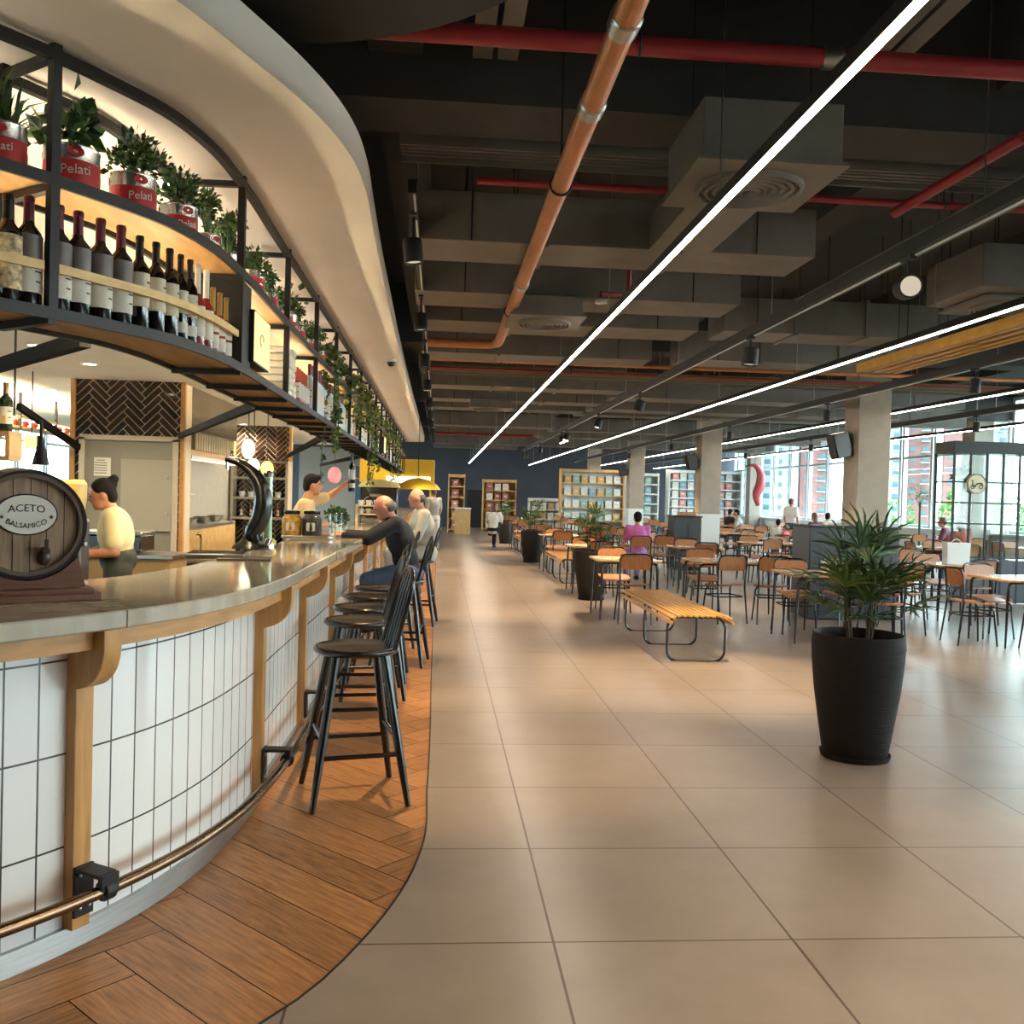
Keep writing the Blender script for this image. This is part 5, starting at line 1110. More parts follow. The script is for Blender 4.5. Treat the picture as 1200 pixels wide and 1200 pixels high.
def make_chair():
    t = thing('cafe_chair', 'chair', 'chair')   # faces +y
    mb = MB(); P = rrect(.40, .39, .07); mb.plate(P, lambda x, y, h: (x, y+.01, .455 + .018*(2*x/.4)**2 + .02*max(0, -y)/.2 - .03*max(0, y-.12)/.08 + h), .014); mb.build('seat', chair_wood, t, angle=.8)
    P = rrect(.40, .175, .06); mb = MB(); mb.plate(P, lambda x, y, h: (x, -.215 - .02 + .05*(2*x/.4)**2 - .12*y*1 - h, .765 + y), .013); mb.build('backrest', chair_wood, t, angle=.8)
    for ix in (-1, 1):
        mb = MB(); mb.tube([(ix*.16, .13, .445), (ix*.175, .165, .40), (ix*.205, .20, 0)], [.011, .012, .010], 8); mb.build('leg', black_paint, t)
        mb = MB(); mb.tube([(ix*.205, -.25, 0), (ix*.19, -.2, .40), (ix*.188, -.19, .48)], [.010, .012, .012], 8); mb.build('leg', black_paint, t)
    pts = [(-.188, -.19, .46), (-.192, -.2, .62), (-.20, -.212, .78), (-.185, -.228, .85), (-.13, -.248, .872), (0, -.262, .874), (.13, -.248, .872), (.185, -.228, .85), (.20, -.212, .78), (.192, -.2, .62), (.188, -.19, .46)]
    mb = MB(); mb.tube(pts, .0115, 8); mb.build('back_frame', black_paint, t)
    pts = [(x, y, .34) for x, y in rrect(.37, .37, .05, 3)]; mb = MB(); mb.tube(pts, .009, 6, closed=True); mb.build('stretcher', black_paint, t)
    return t
TBL = Proto(make_table()); TBW = Proto(make_table(1.3, .84)); CH = Proto(make_chair())
rows = []
def place(row, idx, x, y, sides, wide=False, rz=0.):
    nm = '%s table in the %s row' % (ORD[idx], row)
    (TBW if wide else TBL).put((x, y, 0), rz, '%s light wood cafe table, %s from the front in the %s row' % ('wide' if wide else 'square', ORD[idx], row), 'cafe tables')
    off = {'n': (0, -.52, 0, 'near'), 'f': (0, .55, PI, 'far'), 'l': (-.58, 0, -PI/2, 'left'), 'r': (.58, 0, PI/2, 'right'), 'n1': (-.3, -.5, .12, 'near left'), 'n2': (.32, -.55, -.1, 'near right'), 'f1': (-.3, .55, PI, 'far left'), 'f2': (.32, .55, PI+.1, 'far right')}
    for s in sides.split():
        dx, dy, a, w_ = off[s]; jit = random.uniform(-.12, .12)
        CH.put((x + dx + random.uniform(-.04, .04), y + dy + random.uniform(-.06, .06), 0), a + jit, 'wooden cafe chair at the %s side of the %s' % (w_, nm), 'cafe chairs')
random.seed(21)
for i, (y, sd) in enumerate(((12.05, 'n f'), (15.2, 'n f'), (19.4, 'n f'), (23.4, 'n f'), (27.8, 'n f'), (32.2, 'n f'))): place('aisle', i, 2.56 if i else 2.46, y, sd)
for i, (y, sd, wd) in enumerate(((10.32, 'n2 f1 f2', 1), (12.2, 'n1 n2 f1', 1), (15.6, 'n f', 0), (18.2, 'n f', 0), (20.8, 'n f r', 0), (23.4, 'n f', 0), (26.2, 'n f', 0), (29.2, 'n f', 0), (32.5, 'n f', 0))): place('second', i, (4.58, 4.0)[i] if i < 2 else 4.4, y, sd, wd)
for i, (x, y, sd, wd) in enumerate(((6.7, 10.2, 'n f l', 0), (7.2, 12.5, 'l n f', 0), (7.7, 15.3, 'n f', 0), (6.6, 17.8, 'n1 n2 f1 f2', 1), (7.3, 20, 'n f', 0), (7.6, 23.2, 'n f', 0), (7.2, 25.6, 'n f', 0), (7.2, 28.2, 'n f', 0), (7.4, 32.2, 'n f', 0))): place('third', i, x, y, sd, wd)
for i, (x, y, sd, wd) in enumerate(((9.1, 12.0, 'n l f', 0), (10.0, 17.4, 'n f l', 0), (9.6, 19.8, 'n f', 0), (9.6, 22.4, 'n1 n2 f1', 1), (9.6, 25, 'n f', 0), (9.6, 27.6, 'n f', 0), (9.6, 30.2, 'n f', 0))): place('fourth', i, x, y, sd, wd)
for i, (x, y, sd, wd) in enumerate(((12.2, 18.2, 'n f l', 0), (12.2, 20.8, 'n f', 0), (12.2, 23.4, 'n f', 0), (12.2, 26, 'n f', 0), (12.2, 28.6, 'n f', 0), (12.2, 31.2, 'n f', 0))): place('window', i, x, y, sd, wd)
t = thing('folded_cloth', 'dark green and white cloth left on a chair seat right of the big palm', 'cloth', (5.66, 10.95, .478)); CH.put((5.66, 10.95, 0), .08, 'wooden cafe chair with a cloth left on its seat, behind the big palm', 'cafe chairs'); 
mb = MB(); mb.grid(lambda u, v: ((u-.5)*.34, (v-.5)*.3, .02 + .035*math.sin(u*7)*math.cos(v*6)), 12, 12); mb.grid(lambda u, v: ((u-.5)*.34, (v-.5)*.3, .0), 2, 2); mb.build('cloth_fold', [pm('green_cloth', '2f4a3c', .9, var=.9, vscale=14)], t, recalc=False)
t = thing('white_bag', 'white square paper bag standing on the third row table right of the big palm', 'bag', (7.15, 12.3, .77)); MB().box((0, 0, .15), (.34, .14, .3), taper=.95).build('bag_body', white_paint, t, bevel=.006); MB().tube([(-.08 + .16*k/6, 0, .3 + .05*math.sin(k*PI/6)) for k in range(7)], .005, 5).build('handle', white_paint, t)
# waste stations
ws_m = pm('station_grey', '3c3f44', .45, var=.05)
def station(loc, w_, h, label):
    t = thing('waste_station', label, 'cabinet', loc); MB().box((0, 0, h/2), (w_, .6, h-.02)).build('carcass', ws_m, t, bevel=.008); MB().box((0, 0, h), (w_+.04, .64, .03)).build('top', black_steel, t, smooth=False)
    for k in (-1, 1): MB().box((k*w_/4, -.305, h*.45), (w_/2-.03, .015, h*.75)).build('door', ws_m, t, smooth=False)
station((5.55, 20.6, 0), .62, 1.2, 'dark grey waste cabinet left of the second square column'); station((5.6, 12.4, 0), 1.25, 1.25, 'wide dark grey cabinet behind the big palm, beside the nearest column')
mb = MB(); t = thing('tray_stack', 'short stack of brown trays on top of the dark grey waste cabinet', 'tray', (5.6, 20.6, 1.215))
for k in range(3): MB().prism(rrect(.4, .3, .04), .03*k, .03*k+.024).build('tray', chair_wood, t)
# speakers on columns, chili ornament
def speaker(loc, label, rz):
    t = thing('wall_speaker', label, 'speaker', loc, rz); R = Matrix.Rotation(.25, 3, 'X'); MB().box((0, -.16, 0), (.26, .24, .38), R=R).build('cabinet', black_paint, t, bevel=.01); MB().box((0, -.285, -.03), (.23, .01, .34), R=R).build('grille', black_steel, t, smooth=False); MB().box((0, -.03, 0), (.05, .08, .05)).build('bracket', black_steel, t, smooth=False)
speaker((6.2, 13.65, 2.45), 'black speaker on the left face of the nearest square column', -PI/2); speaker((6.2, 21.95, 2.5), 'black speaker on the left face of the second square column', -PI/2); speaker((6.2, 30.25, 2.5), 'black speaker on the left face of the third square column', -PI/2)
q = atY(884, 570, 37.5); t = thing('pepper_ornament', 'big red chili pepper shaped ornament hanging in front of the window column', 'ornament', (q.x, q.y, q.z))
pts = catmull([(-.30, 0, .85), (.0, 0, .86), (.22, 0, .6), (.25, 0, .1), (.1, 0, -.35), (.18, 0, -.8)], .1); k = len(pts); mb = MB(); mb.tube(pts, [.03 + .17*math.sin(min(1, i/(k*.75))*PI*.62) * (1 - max(0, (i/k-.7)/.3))**.7 for i in range(k)], 12); mb.build('pepper_body', pm('pepper_red', 'a8403f', .4), t, angle=1.5)
MB().tube([(-.30, 0, .85), (-.4, 0, .8)], .04, 8).build('stalk', leaf_m[0], t); MB().cyl((0, 0, .9), (0, 0, 4.6-q.z), .008, n=6).build('cord', black_steel, t)
# ------------------------------------------------------------------ glazed partition with round sign
kx, ky, kd, kh = 8.36, 14.5, .6, 2.64
t = thing('glazed_screen', 'black framed glass screen with a dark top beam at the far right', 'glass screen', (kx, ky, 0)); W_k = 4.4
MB().box((W_k/2, kd/2, kh-.09), (W_k, kd, .19)).build('top_beam', black_steel, t, smooth=False)
for x in (0, .28, .56, .84, 1.12, 2.2, 3.3, W_k):
    MB().box((x, .02, (kh-.18)/2), (.03, .03, kh-.18)).build('mullion', black_steel, t, smooth=False)
MB().box((.0, kd-.02, (kh-.18)/2), (.03, .03, kh-.18)).build('mullion', black_steel, t, smooth=False)
for z in (.75, 1.3, 1.64, 1.98): MB().box((W_k/2, .02, z), (W_k, .025, .022)).build('glazing_bar', black_steel, t, smooth=False); MB().box((0, kd/2, z), (.022, kd, .022)).build('glazing_bar', black_steel, t, smooth=False)
MB().box((W_k/2, .02, 1.25), (W_k-.03, .008, 2.4)).build('pane', glass, t, smooth=False); MB().box((W_k/2, .02, .36), (W_k-.03, .02, .7)).build('kick_panel', ws_m, t, smooth=False)
q = atY(1145, 567, ky-.05); t = thing('round_sign', 'round cream sign with a dark scooter emblem on the black framed glass screen', 'sign', (q.x, ky-.02, q.z)); RX2 = Matrix.Rotation(PI/2, 3, 'X')
mb = MB(); mb.lathe([(0, 0), (.165, 0), (.165, .025), (0, .025)], 32, R=RX2); mb.build('disc', pm('sign_cream', 'cfc4a0', .5), t); mb = MB()
mb.tube([(.155*math.cos(a*PI/16), -.027, .155*math.sin(a*PI/16)) for a in range(32)], .006, 5, closed=True)
for sx in (-.07, .07): mb.tube([(sx + .03*math.cos(a*PI/8), -.028, -.05 + .03*math.sin(a*PI/8)) for a in range(16)], .007, 5, closed=True)
mb.tube([(-.07, -.028, -.02), (-.075, -.028, .05), (-.095, -.028, .06)], .008, 5); mb.tube([(-.07, -.028, -.04), (-.03, -.028, -.04), (0, -.028, .0), (.08, -.028, .01), (.1, -.028, -.03)], .013, 6)
mb.build('emblem', blk, t)
t = thing('hanging_plant', 'dark leafy plant in a pot on the glass screen, left of the round sign', 'plant', (q.x-.06, ky+.3, 2.0)); plant('broad', .16, .22, t, 0); MB().lathe([(0, -.16), (.08, -.16), (.1, 0), (0, 0)], 14).build('pot', white_paint, t); MB().cyl((0, 0, 0), (0, 0, .46), .006, n=6).build('cord', black_steel, t)
t = thing('window_plant', 'pale green plant on a stand by the windows, left of the glass screen', 'plant', (12.9, 24, .0)); plant('bush', .3, .7, t, 1.55); MB().tube([(0, 0, .5), (0, 0, 1.7)], .03, 8).build('stem', leaf_m[0], t); MB().lathe([(0, 0), (.2, 0), (.26, .5), (.22, .5), (0, .45)], 18).build('pot', white_paint, t)
# ------------------------------------------------------------------ shop at the far wall
def gondola(x0, x1, y, h, n, label, bm, d=.6, back=None):
    t = thing('shop_shelf', label, 'shelf', ((x0+x1)/2, y, 0)); w_ = x1-x0; MB().box((0, d/2, h/2), (w_, .06, h)).build('back_panel', back or bm, t, smooth=False)
    for sx in (-1, 1): MB().box((sx*w_/2, d*.1, h/2), (.05, d, h)).build('side_panel', bm, t, smooth=False)
    for k in range(n): MB().box((0, 0, .12 + (h-.2)*k/(n-1)), (w_, d, .05 if k < n-1 else .12)).build('shelf_board', bm, t, smooth=False)
    return t
goods = [pm('goods_%s' % c[0], c[1], .6) for c in (('white', 'd9d9d2'), ('teal', '8fb0a8'), ('red', 'a8655c'), ('tan', 'c79f63'), ('blue', '7fa3b5'), ('pink', 'd08a86'))]
GP = []
for k, m in enumerate(goods):
    t = thing('goods_pack', 'pack', 'pack'); MB().box((0, 0, .14), (.26, .2, .28)).build('pack_box', m, t, smooth=False); MB().box((0, -.102, .16), (.12, .004, .07)).build('label', lab_white if k else lab_cream, t, smooth=False); GP.append(Proto(t))
gn = ('white', 'teal', 'red', 'tan', 'blue', 'pink')
def fill(x0, x1, y, h, n, where, seed, pal=(0, 1, 2, 3, 4, 5)):
    random.seed(seed)
    for k in range(n-1):
        z = .145 + (h-.2)*k/(n-1); m = int((x1-x0-.2)/.34)
        for i in range(m):
            c = random.choice(pal)
            GP[c].put((x0 + .27 + i*.34, y-.14, z), 0, '%s pack, %s along the %s board of the %s' % (gn[c], ORD[i], ORD[k], where), 'packs on the %s' % where)
oakl = pm('oak_light', 'c99f66', .5, var=.1)
gondola(1.9, 3.3, 40, 2.25, 6, 'oak shop shelf standing before the navy wall, left of the tables', oakl); fill(1.9, 3.3, 40, 2.25, 6, 'oak shop shelf', 3, (3, 0, 3, 2))
gondola(4.0, 5.6, 41, 1.5, 4, 'low white shop shelf right of the oak one', white_paint); fill(4.0, 5.6, 41, 1.5, 4, 'low white shop shelf', 4, (0, 3, 0))
gondola(5.0, 7.6, 38.0, 2.75, 6, 'tall wide wooden shop shelf with a white header, centre of the far wall', oakl, back=white_paint); fill(5.0, 7.6, 38.0, 2.75, 6, 'tall wide shop shelf', 5, (0, 3, 0, 1, 0, 4))
gondola(8.0, 9.4, 39.5, 2.7, 7, 'tall white shop shelf left of the third square column', white_paint); fill(8.0, 9.4, 39.5, 2.7, 7, 'shelf left of the third column', 6, (0, 4, 1))
gondola(10.0, 13.2, 40, 2.9, 8, 'tall white shop shelf right of the third square column', white_paint); fill(10.0, 13.2, 40, 2.9, 8, 'shelf right of the third column', 7, (0, 5, 4, 0))
gondola(.4, 1.05, 38.5, 2.4, 6, 'narrow oak shop shelf at the end of the aisle, beside the bar end', oakl); fill(.4, 1.05, 38.5, 2.4, 6, 'narrow oak shop shelf', 8, (1, 2, 3, 5))
t = thing('checkout_counter', 'low wooden display box on the floor at the end of the aisle', 'counter', (.95, 36.5, 0)); MB().box((0, 0, .5), (.6, .7, 1.0)).build('carcass', oakl, t, bevel=.01); MB().box((0, 0, 1.02), (.65, .75, .04)).build('top', white_paint, t, smooth=False)
t = thing('dark_door', 'dark door in the navy back wall at the end of the aisle', 'door', (1.75, 44.17, 0)); MB().box((0, 0, .9), (.8, .06, 1.8)).build('door_panel', black_steel, t, smooth=False); MB().cyl((.3, -.04, .95), (.3, -.1, .95), .03, n=8).build('handle', chrome, t)
# ------------------------------------------------------------------ outside
struct(MB().box((60, 30, -6.2), (300, 300, .4)).build('ground', pm('outside_ground', '6a7062', .9), smooth=False))
tw_white = pm('tower_white', '727c7c', .8); tw_teal = pm('tower_teal', '2c4348', .4); tw_brick = pm('tower_brick', '63443f', .85, var=.15, vscale=.6)
def tower(x, y, w_, h, wall, label, rz=0., cols=4, rows_=9):
    t = thing('apartment_tower', label, 'building', (x, y, -6), rz); MB().box((w_/2, 0, h/2), (w_, w_, h)).build('wall', wall, t, smooth=False)
    f = MB().box((-.05, 0, 0), (.2, w_/cols*.5, h/rows_*.42)).build('window', tw_teal, t, smooth=False); s = MB().box((-.5, 0, 0), (1.0, w_/cols*.7, .25)).build('balcony', tw_white, t, smooth=False); first = True
    for r in range(rows_):
        for c in range(cols):
            p = (0, -w_/2 + w_*(c+.5)/cols, h*(r+.55)/rows_)
            if first: f.location = p; s.location = (p[0], p[1], p[2] - h/rows_*.3); first = False; continue
            for src, q in ((f, p), (s, (p[0], p[1], p[2] - h/rows_*.3))):
                if src is s and c % 2: continue
                o = src.copy(); COL.objects.link(o); o.parent = t; o.location = q
    return t
for px, w_, m, lb, c, r in ((862, 8, tw_white, 'white apartment tower with many windows beyond the pepper ornament', 3, 18), (922, 8, tw_white, 'white apartment tower with balconies, right of the pepper ornament', 3, 17), (963, 6.5, tw_brick, 'narrow brick tower just left of the nearest square column', 2, 18), (1044, 5, tw_white, 'narrow pale tower just right of the nearest square column', 2, 16), (1084, 8, tw_brick, 'brick tower with balconies left of the glass screen', 3, 18), (1128, 7, tw_brick, 'brick tower seen through the glass screen', 2, 15), (1175, 9, tw_white, 'pale tower seen through the glass screen beside the brick one', 3, 16)):
    q = atY(px, 580, 200); tower(q.x, 200 + (px % 7), w_, 44, m, lb, 1.12, c, r)
lf_out = [pm('tree_light', '5f7a3c', .8, var=.2, vscale=2), pm('tree_mid', '48682f', .8, var=.2, vscale=2)]
def tree(loc, r, h, label, seed):
    random.seed(seed); t = thing('tree', label, 'tree', loc); MB().tube([(0, 0, 0), (.1, .1, h*.5), (0, 0, h*.8)], [.25, .18, .1], 8).build('trunk', pm('bark', '5d4d3c', .9), t); mb = MB(); c = Vector((0, 0, h*.7)); lob = [(c + rnd_dir(-1)*r*.7, r*random.uniform(.35, .6)) for _ in range(10)]
    def fn():
        q, rr = random.choice(lob); d = rnd_dir(-1); return q + d*rr, d
    leaves(mb, 2600, fn, r*.11, .45, 2); mb.build('crown', lf_out, t, smooth=False, recalc=False); return t
TR = Proto(tree((0, 0, 0), 4, 9, 'tree', 2))
for i, (x, y, s) in enumerate(((26, 20, .72), (29, 29, .78), (27, 38, .68), (33, 47, .74), (40, 60, .7), (44, 72, .9), (50, 86, .72), (52, 102, .72), (25, 11, .72))): TR.put((x, y, -6), i*1.3, 'pale green tree outside the windows, %s from the right end of the row' % ORD[[1, 2, 3, 4, 5, 6, 7, 8, 0][i]], 'trees outside', s)
tower(-70, 70, 30, 24, tw_white, 'pale building outside the left windows, above the barrel', PI, 6, 8)
# ------------------------------------------------------------------ people
skin = pm('skin', 'b9805f', .5, var=.05, vscale=20); skin2 = pm('skin_rosy', 'c08670', .5, var=.06, vscale=20); hair_blk = pm('hair_black', '0e0b0a', .75, spec=.2, var=.2, vscale=60, stretch=(8, 8, 1)); hair_grey = pm('hair_grey', '4d433d', .6, var=.2, vscale=60); hair_brn = pm('hair_brown', '5a3a26', .5, var=.2, vscale=60)
eye_m = pm('eye_dark', '1b1412', .2); lip_m = pm('lip', '9c5a4c', .5)
def capsule(mb, a, b, r0, r1):
    a, b = Vector(a), Vector(b); mb.tube([a, b], [r0, r1], 14); mb.ball(a, r0, 12); mb.ball(b, r1, 12)
def person(loc, rz, label, J, shirt, pants, sk, hair, style='short', vox=.011, sleeve='short', shoes=None, hands=True, scale=1., head_rot=(0, 0), tuck=False, collar=None):
    """local frame: faces +y, right side +x. J: joint dict of local points."""
    t = thing('person', label, 'person', loc, rz); V = {k: Vector(v) for k, v in J.items()}
    B = MB(); H = V['head']; HR = Matrix.Rotation(head_rot[0], 3, 'Z') @ Matrix.Rotation(head_rot[1], 3, 'X')
    hp = lambda p: H + HR @ Vector(p)
    B.ball(H, (.074, .094, .108), 18, R=HR); B.ball(hp((0, .028, -.06)), (.056, .062, .058), 14, R=HR); B.ball(hp((0, .098, -.022)), (.013, .02, .017), 8, R=HR); B.ball(hp((0, .06, -.095)), (.028, .026, .02), 10, R=HR)
    B.ball(hp((0, .092, .0)), (.009, .014, .03), 8, R=HR)
    for s in (-1, 1): B.ball(hp((s*.076, -.006, -.015)), (.012, .02, .03), 10, R=HR)
    capsule(B, V['neck'], hp((0, -.015, -.06)), .052, .05)
    def torso(mb, e, low=True):
        p, c, n = V['pelvis'], V['chest'], V['neck']; ax = (V['sh_r'] - V['sh_l']).normalized(); upv = (c-p).normalized(); fw = upv.cross(ax) if upv.cross(ax).y > 0 else ax.cross(upv)
        R = Matrix((ax, fw.normalized(), upv)).transposed()
        if low: mb.ball(p, (.155+e, .115+e, .13+e), 16, R=R)
        mb.ball(p.lerp(c, .45), (.138+e, .105+e, .16+e), 16, R=R); mb.ball(c, (.165+e, .12+e, .19+e), 16, R=R); mb.ball(c.lerp(n, .55), (.12+e, .09+e, .1+e), 14, R=R)
        for k in ('l', 'r'): capsule(mb, V['sh_'+k], c.lerp(n, .4), .055+e, .07+e)
    torso(B, 0)
    for k in ('l', 'r'):
        capsule(B, V['sh_'+k], V['el_'+k], .05, .041); capsule(B, V['el_'+k], V['wr_'+k], .04, .028)
        capsule(B, V['hip_'+k], V['kn_'+k], .085, .058); capsule(B, V['kn_'+k], V['an_'+k], .056, .038)
        d = (V['wr_'+k] - V['el_'+k]).normalized(); side = d.cross(Vector((0, 0, 1))); side = side.normalized() if side.length > .1 else Vector((1, 0, 0)); upv = side.cross(d)
        pc = V['wr_'+k] + d*.05; R = Matrix((side, d, upv)).transposed(); B.ball(pc, (.038, .055, .018), 12, R=R)
        if hands:
            for f in range(4):
                o_ = (f-1.5)*.019; L = (.066, .075, .072, .056)[f]; a = pc + side*o_ + d*.038; b = a + d*L*.5 - upv*.012; c2 = b + d*L*.3 - upv*.028; rr = max(.0085, vox*.8); capsule(B, a, b, rr, rr); capsule(B, b, c2, rr, rr*.9)
            sg = 1 if k == 'l' else -1; a = pc + side*.034*sg - d*.02; b = a + side*.02*sg + d*.03 - upv*.01; c2 = b + d*.028 - upv*.015 - side*.004*sg; capsule(B, a, b, .0105, .0095); capsule(B, b, c2, .0095, .0085)
        B.ball(V['an_'+k] + (V['toe_'+k]-V['an_'+k])*.1, .042, 10)
    remeshed(B, 'body', sk, t, vox, 2)
    S = MB(); torso(S, .014, not tuck)
    for k in ('l', 'r'):
        e = V['el_'+k] if sleeve == 'long' else V['sh_'+k].lerp(V['el_'+k], .72); capsule(S, V['sh_'+k], e, .066, .06 if sleeve == 'long' else .064)
        if sleeve == 'long': capsule(S, V['el_'+k], V['el_'+k].lerp(V['wr_'+k], .93), .057, .041)
    if collar: S.tube([V['neck'] + Vector((.062*math.cos(a*PI/8), .062*math.sin(a*PI/8) - .005, -.01 + .02)) for a in range(16)], .026, 8, closed=True)
    remeshed(S, 'shirt', shirt, t, vox*1.05, 4)
    T = MB(); T.ball(V['pelvis'] + Vector((0, 0, .04 if tuck else 0)), (.172, .135, .135 if tuck else .12), 16)
    for k in ('l', 'r'):
        capsule(T, V['hip_'+k], V['kn_'+k], .105, .077); capsule(T, V['kn_'+k], V['kn_'+k].lerp(V['an_'+k], .93), .075, .06)
    remeshed(T, 'trousers', pants, t, vox*1.1, 4)
    for k in ('l', 'r'):
        d = (V['toe_'+k] - V['an_'+k]); d.z = 0; d = d.normalized(); F = MB(); base = V['an_'+k] - Vector((0, 0, .05)); F.ball(base + d*.07, (.045, .13, .045), 12, R=Matrix.Rotation(math.atan2(-d.x, d.y), 3, 'Z')); F.ball(base - d*.02 + Vector((0, 0, .02)), (.042, .06, .05), 10); F.build('shoe', shoes or black_paint, t)
    A = MB()
    if style == 'bald': 
        A.ball(hp((0, -.022, -.006)), (.084, .09, .068), 18, R=HR)
    else:
        A.ball(hp((0, -.014, .026)), (.081, .094, .094), 18, R=HR); A.ball(hp((0, -.05, -.02)), (.072, .056, .075), 14, R=HR)
        if style == 'bun': A.ball(hp((0, -.105, .09)), (.036, .036, .036), 12, R=HR); A.ball(hp((0, -.075, .06)), (.045, .05, .05), 12, R=HR)
        if style == 'long': A.ball(hp((0, -.06, -.12)), (.085, .045, .14), 14, R=HR)
        if style == 'quiff': A.ball(hp((0, .045, .085)), (.062, .045, .035), 12, R=HR)
    remeshed(A, 'hair', hair, t, vox, 2)
    for s in (-1, 1): MB().ball(hp((s*.03, .083, .0)), (.011, .008, .007), 8, R=HR).build('eye', eye_m, t); MB().ball(hp((s*.031, .087, .02)), (.018, .006, .004), 8, R=HR).build('eyebrow', hair, t)
    MB().ball(hp((0, .083, -.057)), (.022, .009, .006), 8, R=HR).build('mouth', lip_m, t)
    if scale != 1.: t.scale = (scale,)*3
    return t
def stand(lean=0., **kw):
    J = dict(pelvis=(0, 0, .93), chest=(0, lean*.5, 1.25), neck=(0, lean, 1.46), head=(0, lean*1.25+.02, 1.60), sh_l=(-.185, lean*.85, 1.40), sh_r=(.185, lean*.85, 1.40), el_l=(-.23, lean*.8, 1.11), el_r=(.23, lean*.8, 1.11), wr_l=(-.22, lean+.12, .88), wr_r=(.22, lean+.12, .88), hip_l=(-.09, 0, .9), hip_r=(.09, 0, .9), kn_l=(-.1, .01, .49), kn_r=(.1, .01, .49), an_l=(-.1, -.02, .09), an_r=(.1, -.02, .09), toe_l=(-.11, .15, .03), toe_r=(.11, .15, .03)); J.update(kw); return J
def sit(h=.47, lean=.0, foot=0., **kw):
    z = h + .09; J = dict(pelvis=(0, 0, z), chest=(0, lean*.55, z+.31), neck=(0, lean, z+.52), head=(0, lean*1.2+.025, z+.66), sh_l=(-.185, lean*.9, z+.46), sh_r=(.185, lean*.9, z+.46), el_l=(-.22, lean+.08, z+.2), el_r=(.22, lean+.08, z+.2), wr_l=(-.12, lean+.32, z+.24), wr_r=(.12, lean+.32, z+.24), hip_l=(-.09, .02, z), hip_r=(.09, .02, z), kn_l=(-.11, .43, z-.01), kn_r=(.11, .43, z-.01), an_l=(-.11, .42, foot+.08), an_r=(.11, .42, foot+.08), toe_l=(-.12, .6, foot+.03), toe_r=(.12, .6, foot+.03)); J.update(kw); return J
cream = pm('shirt_cream', 'dccb9c', .85, var=.05); beige = pm('shirt_beige', 'c0a578', .85, var=.05); navy = pm('jacket_navy', '10131b', .85, var=.15, vscale=15); pgrey = pm('shirt_pale_grey', 'a29f94', .85, var=.06); dgreen = pm('trousers_green', '363c38', .85); jeans = pm('jeans', '3f5069', .85, var=.15, vscale=25); khaki = pm('trousers_dark', '2c2b31', .85); pink = pm('shirt_pink', 'c46aa6', .85, var=.05); redc = pm('shirt_red', 'cf3f38', .85); whitec = pm('shirt_white', 'd8d4cc', .85, var=.12, vscale=20); blackc = pm('cloth_black', '17161a', .85); terra = pm('shirt_terracotta', 'a0553f', .85); bluec = pm('trousers_blue', '3f7ec0', .85)
# barmaid, seen from her left side, working at the counter
q = atY(124, 572, 7.2)
person((q.x+.08, 7.2, 0), PI/2 + .3, 'barmaid with a dark bun in a cream shirt and dark green trousers', stand(.05, head=(0, .10, 1.485), neck=(0, .035, 1.365), chest=(0, .0, 1.19), pelvis=(0, -.02, .96), sh_l=(-.17, .02, 1.30), sh_r=(.17, .02, 1.30), el_l=(-.215, .0, 1.06), el_r=(.215, .0, 1.06), wr_l=(-.12, .25, 1.03), wr_r=(.12, .25, 1.03), hip_l=(-.09, -.02, .92), hip_r=(.09, -.02, .92), kn_l=(-.1, 0, .5), kn_r=(.1, 0, .5)), cream, dgreen, skin, hair_blk, 'bun', head_rot=(0, -.25), tuck=True)
# barman reaching to his right (picture right) with a bottle
person((-1.47, 10.1, 0), -PI/2 + .25, 'barman with short black hair in a beige shirt raising his arm to pour', stand(.06, head=(.0, .12, 1.62), sh_l=(-.16, .1, 1.42), el_l=(-.22, .34, 1.50), wr_l=(-.12, .50, 1.64), sh_r=(.17, .02, 1.40), el_r=(.24, .05, 1.15), wr_r=(.14, .26, 1.2)), beige, blackc, skin, hair_blk, 'quiff', head_rot=(0, -.1))
q = atY(401, 562, 10.0); q = atY(412, 565, 10.0); KB['slim'].put((q.x, 10.0, q.z-.1), .3, 'dark bottle held up in the raised hand of the barman')
bpy.context.view_layer.objects.active = None
# customer in navy
person((-.25, 8.5, -.03), PI/2 + .1, 'seated balding man in a navy jacket and blue jeans leaning on the bar', sit(.76, .16, .3, el_l=(-.24, .38, 1.17), wr_l=(-.13, .60, 1.19), el_r=(.24, .36, 1.17), wr_r=(.12, .58, 1.2), head=(0, .24, 1.45), neck=(0, .16, 1.33), kn_l=(-.14, .38, .80), kn_r=(.14, .36, .78), an_l=(-.14, .34, .42), an_r=(.14, .30, .40), toe_l=(-.15, .5, .34), toe_r=(.15, .48, .34)), navy, jeans, skin2, hair_grey, 'bald', sleeve='long', collar=True, head_rot=(0, -.3))
person((-.13, 11.1, 0), PI/2 + .25, 'seated older man in a pale grey shirt on a stool behind the man in navy', sit(.76, .08, .3, head=(0, .13, 1.50), neck=(0, .08, 1.36), an_l=(-.11, .36, .42), an_r=(.11, .36, .42), toe_l=(-.12, .52, .34), toe_r=(.12, .52, .34)), pgrey, pgrey, skin2, hair_grey, 'bald', sleeve='long', vox=.014)
person((-.12, 25, 0), .6, 'person standing far along the bar in white trousers and a grey top', stand(.02), pgrey, whitec, skin, hair_brn, 'short', vox=.02, hands=False)
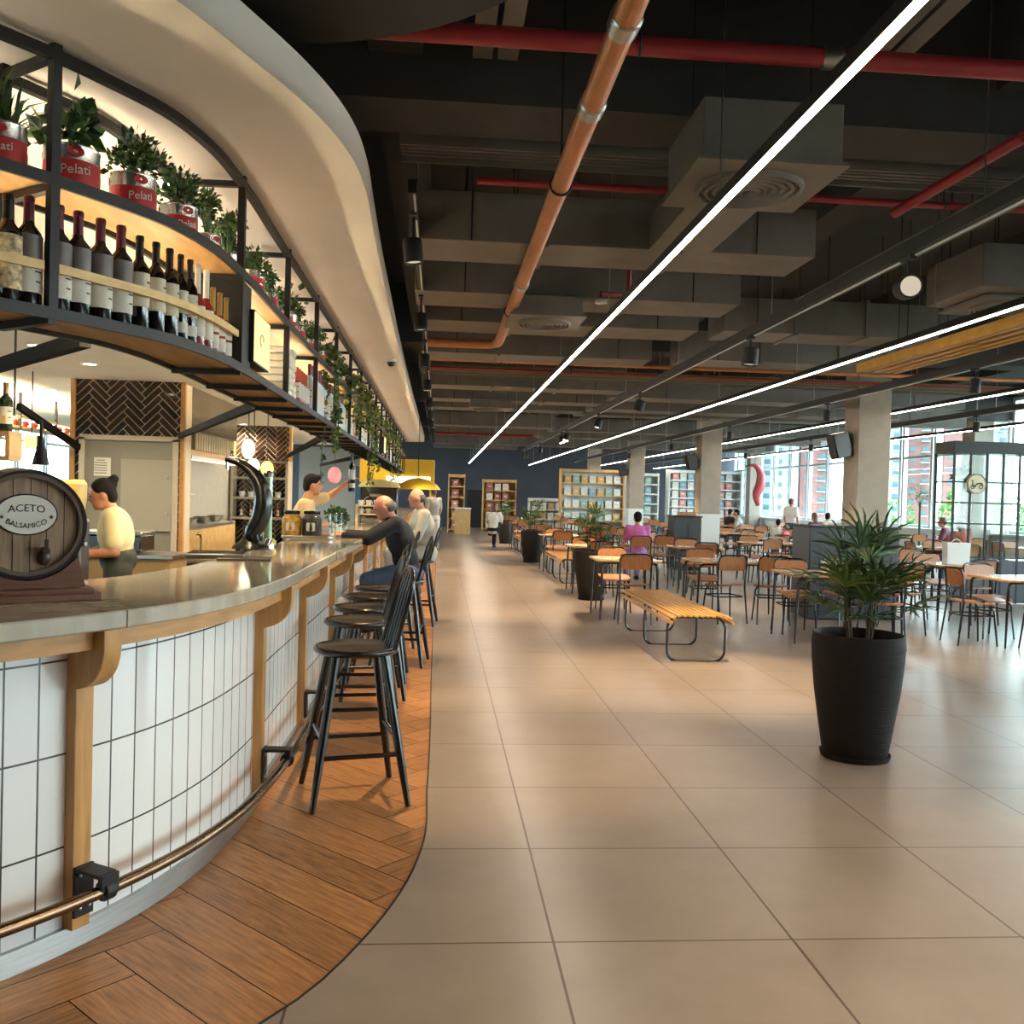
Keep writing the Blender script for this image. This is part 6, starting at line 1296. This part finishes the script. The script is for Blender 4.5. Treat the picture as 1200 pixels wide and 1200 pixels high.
# diners
person((1.62, 27.3, 0), -.4, 'person in a white patterned top and black trousers sitting at the aisle with crossed legs', sit(.46, .05, 0, kn_r=(-.02, .45, .62), an_r=(-.28, .6, .42), toe_r=(-.38, .7, .36)), whitec, blackc, skin, hair_brn, 'long', vox=.02, hands=False)
q = atZ(742, 680, 0); person((q.x, 17.2, 0), .05, 'person in a pink shirt seated with back to the camera', sit(.46, .04, 0), pink, pm('trousers_lilac', '9a80b8', .85), skin, hair_blk, 'short', vox=.018, hands=False); CH.put((q.x, 17.2, 0), .05, 'wooden cafe chair under the person in the pink shirt', 'cafe chairs')
person((q.x-.75, 17.9, 0), -.6, 'child in a red shirt seated beside the person in pink', sit(.5, .04, 0), redc, bluec, skin, hair_brn, 'short', vox=.018, hands=False, scale=.88); CH.put((q.x-.75, 17.9, 0), -.6, 'wooden cafe chair under the child in the red shirt', 'cafe chairs')
def far_person(px, py, Y, label, J, sh, pa, hr, st='short', rz=0., sc=1.):
    p = atY(px, py, Y); person((p.x, Y, 0), rz, label, J, sh, pa, skin, hr, st, vox=.022, hands=False, scale=sc)
far_person(852, 612, 30, 'person in black with black hair sitting right of the second column', sit(.46, .1), blackc, khaki, hair_blk, rz=-1.2)
far_person(868, 612, 29, 'person in a grey top sitting beside the person in black near the second column', sit(.46, .1), pgrey, khaki, hair_blk, rz=1.2)
far_person(927, 600, 27, 'standing person with light brown hair in a white top by the windows', stand(.0), whitec, jeans, hair_brn, 'short', rz=-1.0)
far_person(912, 615, 24.5, 'child in a white top sitting in front of the standing person', sit(.46, .0), whitec, redc, hair_blk, rz=-.6, sc=.85)
far_person(921, 618, 24, 'small child in a pink top sitting next to the child in white', sit(.46, .0), pm('shirt_coral', 'd8606a', .85), jeans, hair_brn, rz=.8, sc=.75)
far_person(959, 605, 24.5, 'person with long dark hair in a plum top sitting behind the big palm', sit(.46, .1), pm('shirt_plum', '5a3038', .85), khaki, hair_brn, 'long', rz=.4)
far_person(968, 606, 25.5, 'person in a white shirt sitting behind the big palm', sit(.46, .1), whitec, khaki, hair_blk, rz=-.8)
far_person(1130, 600, 17.2, 'person in a terracotta top seated behind the glass screen with back to the camera', sit(.5, .06), terra, jeans, hair_brn, 'long', rz=.2)
far_person(1112, 618, 21, 'person in a plum patterned top sitting left of the glass screen', sit(.46, .1), pm('shirt_plum', '5a3038', .85), khaki, hair_brn, 'short', rz=1.0)
bpy.context.view_layer.update()
